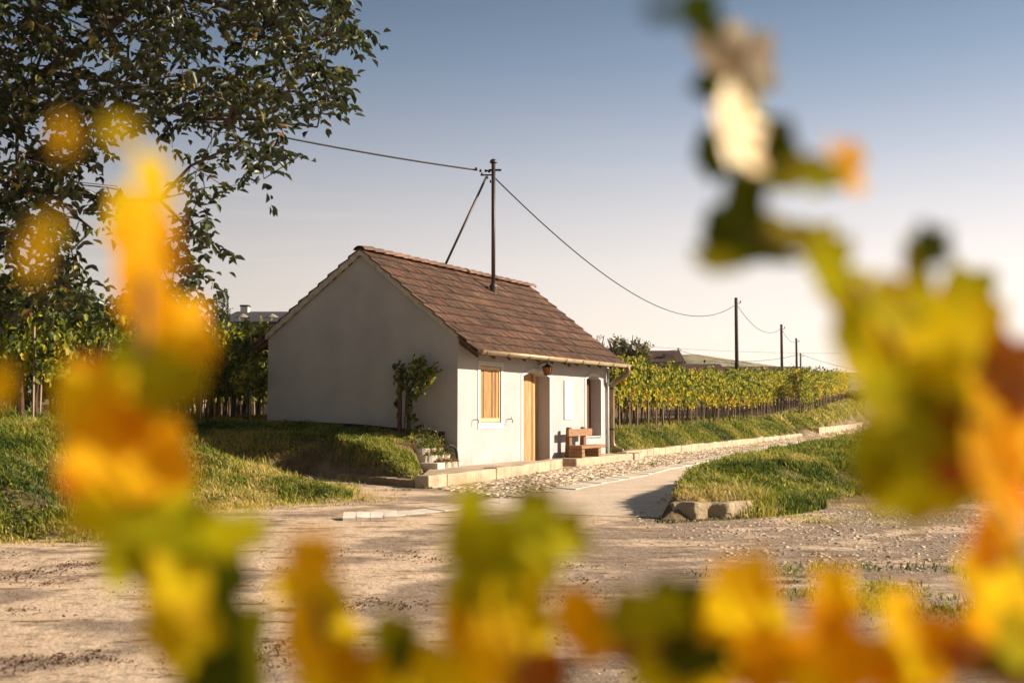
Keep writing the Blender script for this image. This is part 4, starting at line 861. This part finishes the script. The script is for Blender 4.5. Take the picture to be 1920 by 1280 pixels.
# ------------------------------------------------------------------ walnut tree
wal = leafmat('walnut_leaf', [(0,(.014,.022,.006)),(.45,(.030,.044,.008)),(.66,(.10,.11,.015)),(.82,(.27,.20,.03)),(1,(.34,.15,.04))], .26, .5, .45)
wbark = mat('walnut_bark', (.06,.042,.032), (.14,.10,.08), 5, .95, .02, 18, stretch=(3,3,.7))
def walnut():
    rng = np.random.default_rng(21)
    TR = Vector((-7.2,12.5,0)); TR.z = hz(TR.x, TR.y)
    e_ = empty('walnut_tree', TR, 0, label='large walnut tree overhanging the upper left with dark drooping leaves', cat='tree')
    poly = [(-200,-300),(560,-220),(640,-40),(655,20),(690,55),(665,90),(652,180),(610,235),(560,262),(560,325),(520,345),(470,380),(440,360),(385,345),(398,400),(380,450),(340,430),(300,440),(310,500),(375,550),(300,560),(250,470),(140,420),(170,500),(165,560),(60,560),(-200,640)]
    poly = [(a, b) for a, b in poly]
    pts = []
    while len(pts) < 1780:
        px, py = rng.uniform(-200,700), rng.uniform(-300,640)
        if not inpoly(np.array([px]), np.array([py]), poly)[0]: continue
        edge = pdist(np.array([px]), np.array([py]), poly)[0]
        # opening towards the sky in the lower part
        if py > 250 and px > 170 and rng.random() < .5: continue
        if py > 300 and (px > 170 or py > 450) and noise2(np.array([px]), np.array([py]), 60, 9)[0] < .38: continue
        if 180 < px < 420 and 215 < py < 300 and rng.random() < .75: continue
        if py < 330 and noise2(np.array([px]), np.array([py]), 45, 3)[0] < .22: continue
        Y = rng.uniform(8.6,11.6) if edge > 25 else rng.uniform(9.2,10.6)
        pts.append(P(px, py, Y))
    for _ in range(70): pts.append(P(rng.uniform(285,385) if _ % 2 else rng.uniform(-60,170), rng.uniform(400,570), rng.uniform(9.0,10.4)))
    # rest of the crown outside the frame
    for _ in range(500):
        d = Vector(rng.normal(size=3)); d.normalize(); rr = rng.random()**.4
        p = Vector((-7.2,12.5,5.4))+Vector((d.x*3.6*rr, d.y*4.0*rr, d.z*2.9*rr))
        q = p; px = 960+q.x/q.y*F_PX; 
        if px > -150: continue
        pts.append(p)
    nodes = [TR+Vector((0,0,-.3)), TR+Vector((.05,0,.9)), TR+Vector((.15,-.1,1.8)), TR+Vector((.3,-.3,2.5))]; par = [-1,0,1,2]
    def chain(start, targets):
        i = start
        for tpt in targets: nodes.append(Vector(tpt)); par.append(i); i = len(nodes)-1
        return i
    def lim(st, *t): 
        i = st; cur = nodes[st]
        for tp in t:
            tp = Vector(tp); k = max(1, int((tp-cur).length/.35))
            for j in range(1, k+1):
                q = cur.lerp(tp, j/k)+Vector(rng.normal(size=3))*.03; nodes.append(q); par.append(i); i = len(nodes)-1
            cur = tp
        return i
    lim(3, P(-200,300,11.3), P(0,190,10.6), P(150,95,10.1), P(230,25,9.9), P(330,-80,9.8))
    lim(3, P(-150,420,11.2), P(60,360,10.5), P(300,375,10.0), P(350,325,9.9), P(455,275,9.8))
    lim(3, P(-300,330,11.8), P(0,120,11), P(250,160,10.4), P(380,235,10.1), P(480,235,9.9), P(600,235,9.8))
    lim(3, P(-200,150,11.4), P(100,-100,10.8), P(400,10,10.2), P(620,30,9.9))
    lim(3, (-7.6,12.0,4.5), (-8.0,11.8,6.2)); lim(3, (-8.2,13,4.2), (-9.2,13.6,5.6)); lim(3, (-7.2,13.8,4.4), (-6.9,14.8,6.0)); lim(3, (-7.6,10.8,4.2),(-8,9.4,5.2))
    NS_ = len(nodes)
    T0 = nodes[3]; pts.sort(key=lambda p: min((p-nodes[k]).length for k in range(4, NS_)))
    arr = np.array([tuple(n) for n in nodes]); tips = []
    plen = [0.0]*len(nodes)
    for i in range(1,len(nodes)): plen[i] = plen[par[i]]+(nodes[i]-nodes[par[i]]).length
    for p in pts:
        d = np.linalg.norm(arr-np.array(p), axis=1)+.12*np.array(plen); d[:4] += 3; j = int(np.argmin(d)); L_ = (p-nodes[j]).length
        k = max(1, min(3, int(L_/.25))); cur = nodes[j]; i = j; new = []
        for s_ in range(1, k+1):
            q = cur.lerp(p, s_/k)+(Vector(rng.normal(size=3))*.03*L_ if s_ < k else Vector((0,0,0))); nodes.append(q); par.append(i); plen.append(plen[i]+L_/k); i = len(nodes)-1; new.append(tuple(q))
        arr = np.vstack([arr, new]); tips.append(i)
    # pipe-model radii
    cnt = [0]*len(nodes)
    for i in tips: cnt[i] += 1
    for i in range(len(nodes)-1, 0, -1): cnt[par[i]] += cnt[i]
    rad = [max(.0035, .0024*(c**.48)*1.0) for c in cnt]
    for i in range(4): rad[i] = .20-.02*i
    mb = MB()
    for i in range(1, len(nodes)):
        r1 = min(rad[par[i]], rad[i]*1.5); mb.tube([nodes[par[i]]-TR, nodes[i]-TR], [r1, rad[i]], 4 if rad[i] < .02 else 8, cap=False)
    mb.build('branches', wbark, e_, smooth=True)
    # compound leaves: leaflets in pairs along a drooping stalk
    pos = []; nm = []; sz = []; tn = []; dr_ = []
    for i in tips:
        p = nodes[i]; base_t = rng.normal(.29,.19)
        for s_ in range(rng.integers(1,4)):
            a_ = rng.uniform(0,6.28); dv = Vector((math.cos(a_), math.sin(a_), rng.uniform(-1.1,.1))).normalized(); side = dv.cross(Vector((0,0,1))).normalized(); upv = side.cross(dv)
            st = rng.uniform(.10,.20)
            for k in range(rng.integers(2,4)):
                for sgn in (-1,1):
                    if rng.random() < .15: continue
                    q = p+dv*(.04+st*k/2)-Vector((0,0,.02*k*k*.5)); ld = (side*sgn*.8+dv*.5-Vector((0,0,.7)))
                    pos.append(q+ld.normalized()*.035); n_ = upv+Vector(rng.normal(size=3))*.55; nm.append(n_); sz.append(rng.uniform(.05,.125)); dr_.append(ld*2); tn.append(base_t+rng.normal(0,.15))
            pos.append(p+dv*(.10+st)-Vector((0,0,.03))); nm.append(upv+Vector(rng.normal(size=3))*.4); sz.append(rng.uniform(.08,.12)); dr_.append(dv*2-Vector((0,0,.8))); tn.append(base_t)
    pos = np.array([tuple(p-TR) for p in pos]); nm = np.array([tuple(n) for n in nm])
    foliage('foliage', pos, nm, np.array(sz), np.clip(np.array(tn),0,1), wal, e_, LEAF_OVAL, fold=.35, droop=np.array([tuple(d) for d in dr_]))
    mb = MB(); mb.tube([Vector((0,0,-.4)), Vector((0,0,0)), Vector((.03,0,.5)), Vector((.06,-.02,1.0)), Vector((.15,-.1,1.8)), Vector((.3,-.3,2.5))], [.34,.29,.24,.22,.21,.19], 14); mb.build('trunk', wbark, e_, smooth=True)
walnut()
# ------------------------------------------------------------------ background trees and buildings
bgm = leafmat('tree_leaf', [(0,(.03,.045,.018)),(.4,(.06,.08,.025)),(.7,(.14,.13,.035)),(1,(.28,.18,.05))], .3, .1, .6)
def tree(px, pytop, Y, wpx, label, tint=.4, name='tree', n=1600, shape='round', group=None, hfrac=1.0):
    top = P(px, pytop, Y); z0 = hz(top.x, Y); h = top.z-z0; w = wpx*Y/F_PX; rng = np.random.default_rng(int(px*7+pytop))
    e_ = empty(name, (top.x, Y, z0), 0, label=label, cat='tree', group=group)
    mb = MB(); mb.tube([(0,0,-.2),(0,0,h*.35),(.1*w,0,h*.8)], [.05*h*.5+.05,.03*h*.5+.04,.02], 7)
    if shape == 'round':
        for k in range(9): a_ = rng.uniform(0,6.28); mb.tube([(0,0,h*rng.uniform(.25,.5)), (math.cos(a_)*w*.25, math.sin(a_)*w*.25, h*.65), (math.cos(a_)*w*.42, math.sin(a_)*w*.4, h*rng.uniform(.7,.95))], [.08,.05,.02], 5)
    mb.build('trunk', bark, e_)
    if shape == 'round':
        nc = 46; d = unit(rng.normal(size=(nc,3))); r_ = rng.random((nc,1))**.45; cc = d*r_*np.array([w*.46,w*.42,h*.34])+np.array([0,0,h*.62]); ix = rng.integers(0,nc,n); c = cc[ix]+rng.normal(size=(n,3))*w*.055
    else:
        t_ = rng.random(n); r_ = w*.5*np.sqrt(np.clip(np.sin(np.pi*(.1+.88*t_)),0,1))*(.75+.35*rng.random(n)); a_ = rng.uniform(0,6.28,n); c = np.stack([np.cos(a_)*r_, np.sin(a_)*r_, h*(.03+.97*t_)],1); ix = np.zeros(n,int)
    ls = max(.10, w*.055) if shape == 'round' else max(.09, w*.13)
    foliage('crown', c, rng.normal(size=(n,3))+np.array([0,0,.3]), rng.uniform(.6,1.3,n)*ls, np.clip(rng.normal(tint,.17,n)+(rng.normal(0,.12,60))[ix],0,1), bgm, e_, LEAF_OVAL)
    return e_
tree(1172, 620, 62, 104, 'loose brownish green tree behind the right end of the cottage roof', .55, n=4200)
tree(1112, 616, 66, 50, 'small twiggy treetop just above the right slope of the cottage roof', .55, n=500)
tree(1426, 675, 320, 26, 'small lone round tree on the hill crest', .3, n=500)
tree(1375, 672, 300, 40, 'grey green bush left of the tallest pole on the hill slope', .2, n=500)
tree(1278, 662, 290, 24, 'dark bush at the upper end of the distant hill', .15, n=300)
tree(1530, 683, 105, 60, 'golden brown tree above the far vineyard block', .9, n=900)
tree(1605, 735, 92, 70, 'dry tan bush on the bank at the bend of the road', .95, name='bush', n=1400)
tree(1690, 690, 120, 130, 'green tree behind the blurred right vine leaves', .5, n=1500)
tree(1800, 680, 130, 140, 'green tree at the right edge behind the blurred leaves', .45, n=1500)
for k, (px, py, w_, lb_) in enumerate(((403,556,17,'shortest and leftmost cypress of the dark group'),(413,549,18,'middle cypress of the dark group'),(423,545,16,'tallest and rightmost cypress of the dark group'))):
    tree(px, py-4, 48+k*.6, w_, lb_, .12, name='cypress_tree', n=1500, shape='col', group='cypresses left of the cottage')
tree(440, 566, 60, 60, 'dark tree around the white chimney of the grey roofed house', .45, n=1300)
tree(470, 572, 64, 44, 'rounded tree behind the white chimney', .5, n=800)
tree(120, 540, 52, 260, 'broad dark tree behind the left vineyard', .4, n=4200)
tree(-60, 520, 50, 260, 'broad dark tree at the far left behind the vineyard', .35, n=3600)
tree(330, 575, 58, 150, 'green tree behind the left vineyard between walnut branches', .42, n=2200)
tree(240, 560, 75, 200, 'wide tree far behind the left vineyard', .38, n=2600)
for k, (px_, w_) in enumerate(((215,90),(285,90),(355,90),(425,90),(490,80),(60,110),(-30,110))):
    tree(px_, 705+(k%3)*8, 43+k%2, w_, 'low dense green bush filling the gap behind the left vine trunks', .3, name='bush', n=900, group='bushes behind the left vineyard')
roofred = mat('farm_roof', (.045,.018,.016), (.08,.032,.026), 5, .9, .02, 8, stretch=(6,1,1)); roofgrey = mat('grey_roof', (.035,.035,.042), (.06,.06,.07), 5, .85, .02, 8, stretch=(1,1,6)); farmwall = mat('farm_wall', (.24,.19,.15), (.34,.28,.23), 2, .9)
def farm(px0, px1, pytop, pyeave, Y, label, rmat, depth=6, name='farm_building', dY=0, windows=0):
    a_ = P(px0, pytop, Y); b_ = P(px1, pytop, Y+dY); ze = P(px0, pyeave, Y).z; zr = a_.z; d = Vector((b_.x-a_.x, b_.y-a_.y, 0)); L_ = d.length
    e_ = empty(name, (a_.x, a_.y, 0), math.atan2(d.y, d.x), label=label, cat='building'); z0 = min(hz(a_.x,a_.y), hz(b_.x,b_.y))-.3
    mb = MB(); mb.box(0,L_,-depth/2+.3,depth/2-.3,z0,ze-.05); mb.add([(x,y,z) for x in (.02,L_-.02) for y,z in ((-depth/2+.3,ze-.05),(depth/2-.3,ze-.05),(0,zr-.2))], [(0,1,2),(5,4,3)]); mb.build('wall', farmwall, e_)
    mb = MB(); mb.add([(x,y,z) for x in (-.3,L_+.3) for y,z in ((-depth/2,ze-.1),(0,zr),(depth/2,ze-.1),(depth/2,ze-.22),(0,zr-.14),(-depth/2,ze-.22))], [(0,1,7,6),(1,2,8,7),(2,3,9,8),(3,4,10,9),(4,5,11,10),(5,0,6,11),(0,5,4,1),(1,4,3,2),(6,7,10,11),(7,8,9,10)])
    rf = mb.build('roof', rmat, e_)
    for i in range(int(L_*1.2)):
        pass
    for i in range(windows):
        x = L_*(i+.5)/windows; mb = MB(); mb.box(x-.5,x+.5,-depth*.32-.3,-depth*.32+.6,ze-.02,ze+.7+.05); mb.build('dormer', farmwall, rf)
    return e_, rf, L_, ze, zr
farm(1180, 1268, 657, 680, 108, 'long dark red roofed farm building right of the cottage', roofred, 8, windows=2)
farm(1275, 1345, 682, 697, 118, 'low dark roofed barn behind the grapevine hedge', roofred, 7)
farm(1340, 1500, 687, 701, 124, 'long low barn with dark red roof behind the utility poles', roofred, 7)
e_, rf, L_, ze, zr = farm(455, 620, 584, 612, 58, 'dark grey roofed house behind the left vineyard beside the cottage gable', roofgrey, 9)
mb = MB(); mb.box(.0,.38,-.5,0,zr-.9,zr+.22); mb.build('chimney', mat('chimney_plaster', (.6,.52,.44), (.7,.62,.54), 3, .9), rf)
mb = MB(); mb.box(-.03,.41,-.53,.03,zr+.22,zr+.30); mb.build('chimney_cap', iron, rf)
for x in (.65, 2.1):
    mb = MB(); mb.lathe([(.0,.2),(.10,.16),(.34,.0),(.30,-.03),(.24,-.2)], (x,-2.6,ze+.25), 12); mb.build('roof_vent', farmwall, rf)
farm(300, 395, 592, 625, 70, 'red roofed white house glimpsed behind the blurred left vine', mat('red_roof', (.32,.10,.07), (.42,.16,.10), 5, .9), 9)
# hill
def hill():
    prof = [(1190,690),(1265,668),(1300,666),(1380,678),(1470,690),(1530,697),(1700,700),(2200,704),(3000,715)]
    Y = 420; v = []; n = 0
    xs = np.linspace(1150,3000,60); ys = np.interp(xs, [p[0] for p in prof], [p[1] for p in prof])
    rows = [(.0,-120),(.35,-80),(.7,-40),(1,0),(.9,60),(0,200)]
    for fr, dy in rows:
        for x_, y_ in zip(xs, ys):
            p = P(x_, y_, Y); w = 1+noise2(np.array([p.x]),np.array([dy]),40,3)[0]*.05
            v.append((p.x*(Y+dy)/Y if dy < 0 else p.x, Y+dy, max(-1,(p.z-2))*fr*w+(2 if fr else -2)))
    k = len(xs); f = [(r*k+i, r*k+i+1, (r+1)*k+i+1, (r+1)*k+i) for r in range(len(rows)-1) for i in range(k-1)]
    me = bpy.data.meshes.new('hill'); me.from_pydata(v, [], f); me.update(); o = link('hill', me, mat('hill_field', (.20,.17,.09), (.32,.26,.15), .03, .95, c3=(.10,.11,.05), s3=.12, f3=(.48,.6), stretch=(1,1,3)), smooth=True); o['kind'] = 'structure'
hill()
# ------------------------------------------------------------------ evening haze
mb = MB(); mb.box(-1300, 1400, -1300, 1400, -3, 45)
hzm, t = newmat('haze'); pv = N(t, 'ShaderNodeVolumePrincipled'); pv.inputs['Color'].default_value = (.98,.93,.86,1); pv.inputs['Density'].default_value = .0002; pv.inputs['Anisotropy'].default_value = .2
o = N(t, 'ShaderNodeOutputMaterial'); t.links.new(pv.outputs[0], o.inputs['Volume']); ho = mb.build('haze', hzm); ho['kind'] = 'stuff'; ho['label'] = 'thin warm evening haze over the far vineyards and hill'; ho['category'] = 'haze'
# ------------------------------------------------------------------ foreground vine shoots, right in front of the lens
fgm = leafmat('near_vine_leaf', [(0,(.022,.036,.004)),(.15,(.06,.09,.004)),(.3,(.20,.215,.004)),(.45,(.60,.58,.006)),(.6,(.98,.72,.004)),(.75,(.98,.48,.004)),(.87,(.88,.24,.006)),(.95,(.12,.05,.015)),(1,(.98,.90,.68))], .7, .02, .6, veins=40)
FG = {}
caneM = mat('cane', (.12,.07,.03), (.20,.12,.05), 8, .8)
def bigleaf(e_, px, py, Y, w, h, tint, lit, org, seed, rot=None):
    rd = random.Random(seed); c = P(px, py, Y)-org
    v = [Vector((0,0,0))]; K = 22; R0 = Y/F_PX
    for k in range(K):
        a_ = 2*math.pi*k/K; lob = 1+.16*math.cos(5*a_+.6)+rd.uniform(-.06,.06)-(.35 if k == 0 else 0)
        v.append(Vector((math.cos(a_)*w*R0*lob, math.sin(a_)*h*R0*lob, 0)))
    # orientation: face the camera but turned by 'lit' towards the sun
    nrm = (Vector((0,-1,0))*(1.05-lit*.55)+Vector((sdir.x,sdir.y*-.2,sdir.z))*lit*1.0+Vector((rd.uniform(-.12,.12),0,rd.uniform(-.12,.12)))).normalized()
    up = Vector((rd.uniform(-.15,.15),0,1)); X = up.cross(nrm).normalized()*-1; Yv = nrm.cross(X)*-1
    if Yv.z < 0: Yv = -Yv
    sxc = 1/max(.45, abs(X.x))
    vs = []
    for q in v:
        r2 = (q.x/(w*R0+1e-6))**2+(q.y/(h*R0+1e-6))**2
        cup = .18*min(w,h)*R0*(r2)*(1 if rd.random() < 2 else 1)
        vs.append(c+X*q.x*sxc+Yv*q.y+nrm*cup)
    me = bpy.data.meshes.new('leaf'); me.from_pydata([tuple(x) for x in vs], [], [(0,i+1,(i+1)%K+1) for i in range(K)]); me.update()
    at = me.attributes.new('tint','FLOAT','FACE'); at.data.foreach_set('value', [max(0,min(1,tint+rd.uniform(-.03,.03))) for _ in range(K)])
    o = link('leaf', me, fgm, e_, smooth=True); return o
NEAR = .56
def shoot(label, org, canes, leaves, seed):
    e_ = empty('vine_shoot', org, 0, label=label, cat='vine shoot', group='blurred vine shoots in the foreground')
    mb = MB()
    for cn_ in canes: mb.tube(curve([P(p[0],p[1],p[2]*NEAR)-Vector(org) for p in cn_], 4), .0022, 6)
    mb.build('cane', caneM, e_, smooth=True)
    for i, l in enumerate(leaves):
        px, py, w, h, tint, lit = l[:6]; tint += (.09 if seed == 400 and py > 530 and tint < .5 and lit > .15 else 0); Y = (l[6] if len(l) > 6 else .78+((i*37)%11)*.012)*NEAR
        bigleaf(e_, px, py, Y, w*1.28, h*1.22, tint, lit, Vector(org), seed+i)
YL, YO, OR, RD, YG, OL, DG, BR_, CR = .55, .64, .72, .82, .44, .36, .14, .93, .99
shoot('tall blurred vine shoot with orange and yellow leaves at left', P(420,1700,.85*NEAR),
      [[(420,1700,.85),(360,1200,.84),(255,950,.83),(270,600,.83),(280,330,.84)]],
      [(120,262,13,38,OR,.5,.62),(222,250,22,24,YL,.5,.62),(62,475,13,42,OR,.45,.6),(95,430,10,26,YO,.4,.6),(285,345,24,56,YO,.7,.66),(245,430,34,66,YO,.5),(285,460,30,60,OR,.7),(268,545,38,90,OR,.6),(338,612,36,58,OR,.75),(352,655,28,34,YO,.8),(290,690,72,50,OL,.15),(310,720,50,50,OL,.3),(185,765,52,62,YO,.9),(165,700,34,30,RD,.3),(235,850,70,75,OR,.8),(265,880,46,56,OR,.8),(150,880,32,50,RD,.2),(210,800,60,50,YO,.8),(245,960,85,45,YG,.7),(215,945,40,40,YL,.8),(300,1000,80,50,OL,.4),(350,1040,92,70,.2,.12),(435,1000,50,34,YG,.4),(400,1130,46,100,.2,.1),(300,1060,50,40,OL,.3),(330,1150,45,90,YL,.7),(310,1180,30,50,YO,.6),(440,1230,45,90,OL,.15),(400,1280,60,60,DG,.1),(2,720,18,34,OR,.4),(225,1040,30,50,YG,.5)], 100)
shoot('blurred vine shoot with yellow green leaves at the bottom centre', P(900,1700,.9*NEAR),
      [[(900,1700,.9),(900,1300,.88),(930,1150,.88),(900,1000,.88)],[(700,1700,.9),(620,1300,.86),(585,1050,.86)]],
      [(580,1040,36,36,OR,.7),(565,1095,40,32,YO,.9),(600,1170,42,60,YL,.9),(560,1200,25,50,OR,.6),(610,1260,50,50,YO,.8),(740,1190,40,35,OL,.1),(760,1225,30,36,DG,.1),(720,1270,60,40,YL,.6),(690,1290,70,40,YO,.6),(880,965,32,50,YG,.3),(900,1020,62,60,YG,.35),(1000,960,40,45,OL,.3),(1030,1005,62,45,YG,.7),(985,1050,42,60,YG,.5),(905,1090,60,55,OL,.15),(945,1080,42,55,YG,.4),(865,1160,36,65,YO,.6),(955,1150,60,60,YL,.8),(890,1200,42,55,OR,.3),(975,1230,55,80,YL,.8),(880,1260,55,50,YO,.5),(1000,1280,50,60,BR_,.2),(820,1275,50,60,YL,.6),(1095,1180,36,52,OR,.7),(1075,1150,36,42,OR,.4)], 200)
shoot('blurred horizontal vine shoot with amber leaves along the bottom right', P(1500,1700,.9*NEAR),
      [[(1000,1290,.9),(1150,1220,.9),(1400,1205,.9),(1650,1210,.9),(1900,1190,.9),(2300,1250,.9)],[(1500,1700,.9),(1480,1400,.9),(1400,1205,.9)]],
      [(1205,1150,70,42,OL,.15),(1265,1140,52,50,DG,.15),(1230,1210,80,36,BR_,.2),(1385,1105,82,52,YO,.95),(1360,1150,62,50,YO,.9),(1420,1140,52,50,YL,.9),(1300,1230,60,32,DG,.1),(1250,1260,70,36,YG,.4),(1340,1265,65,36,YO,.7),(1445,1210,90,32,OR,.15),(1560,1120,56,52,YO,.85),(1550,1180,50,50,OR,.4),(1500,1240,40,36,YL,.9),(1600,1240,72,45,OR,.25),(1685,1160,56,50,YO,.8),(1695,1205,56,56,YL,.9),(1700,1270,70,35,OR,.3),(1765,1200,50,40,OR,.2),(1830,1085,60,45,YL,.85),(1850,1140,72,50,YO,.85),(1905,1110,40,52,YL,.7),(1830,1190,62,30,YO,.6),(1900,1195,45,45,YG,.5),(1850,1240,70,26,DG,.0),(1905,1260,36,30,BR_,.1),(1800,1225,40,30,BR_,.1),(1440,1265,70,30,OR,.3),(1550,1275,60,30,YO,.3)], 300)
shoot('tall blurred vine shoot with olive, cream and golden leaves at right', P(2100,1500,.9*NEAR),
      [[(2100,1500,.9),(1900,1000,.88),(1740,800,.86),(1650,600,.85),(1540,470,.84),(1400,430,.84),(1385,300,.83),(1400,150,.82),(1320,20,.82)],[(1430,290,.83),(1500,335,.83),(1590,315,.83)]],
      [(1310,28,36,42,DG,.2),(1245,22,36,18,DG,.1,.6),(1345,85,46,40,CR,.1),(1395,120,48,62,CR,.15,.95),(1345,165,52,26,DG,.1),(1385,190,46,34,CR,.9,.9),(1375,250,44,74,CR,2.2),(1385,200,36,40,YG,.4),(1335,290,32,42,DG,.1),(1440,265,46,42,DG,.1),(1480,320,62,30,OL,.1),(1530,330,42,30,OL,.3),(1578,318,40,45,OR,.8),(1600,290,18,26,OR,.6),(1392,375,38,56,DG,.1),(1350,430,34,36,DG,.1),(1395,465,80,28,DG,.15),(1345,490,42,20,OL,.2),(1470,440,60,30,OL,.45),(1520,450,46,30,OL,.3),(1550,490,42,52,YG,.4),(1580,545,52,42,OL,.4),(1742,462,36,36,DG,.2),(1715,510,26,52,OL,.2),(1610,580,56,50,YG,.55),(1680,570,62,46,OL,.4),(1720,600,60,56,YG,.4),(1810,560,52,52,OL,.3),(1835,610,46,52,YG,.4),(1780,640,62,50,OL,.25),(1620,660,62,42,YO,.8),(1600,690,32,36,YG,.7),(1690,680,72,62,YG,.5),(1650,740,52,50,OL,.4),(1740,720,62,50,OL,.2),(1840,725,60,44,YL,.9),(1885,690,52,56,BR_,.1),(1905,735,30,50,BR_,.1),(1800,690,50,40,OL,.2),(1730,800,80,60,OL,.15),(1640,860,50,60,OL,.15),(1880,820,40,40,OL,.1),(1780,860,60,80,OL,.1,.86),(1700,790,70,70,OL,.2,.86),(1590,620,36,50,OL,.3),(1872,645,26,18,RD,.4),(1770,770,72,50,BR_,.1),(1690,790,62,60,OL,.1),(1850,790,60,42,YO,.7),(1905,770,32,60,OR,.6),(1780,840,62,60,BR_,.1),(1700,860,62,60,OL,.15),(1660,910,52,46,OL,.2),(1720,930,60,42,YG,.1),(1785,900,42,40,OR,.15),(1840,870,36,62,OR,.5),(1890,900,36,72,RD,.7),(1870,960,42,52,OR,.7),(1845,1020,32,46,RD,.3),(1905,840,26,50,YO,.7),(1900,1020,26,42,YO,.5)], 400)
print('objects', len(bpy.data.objects))
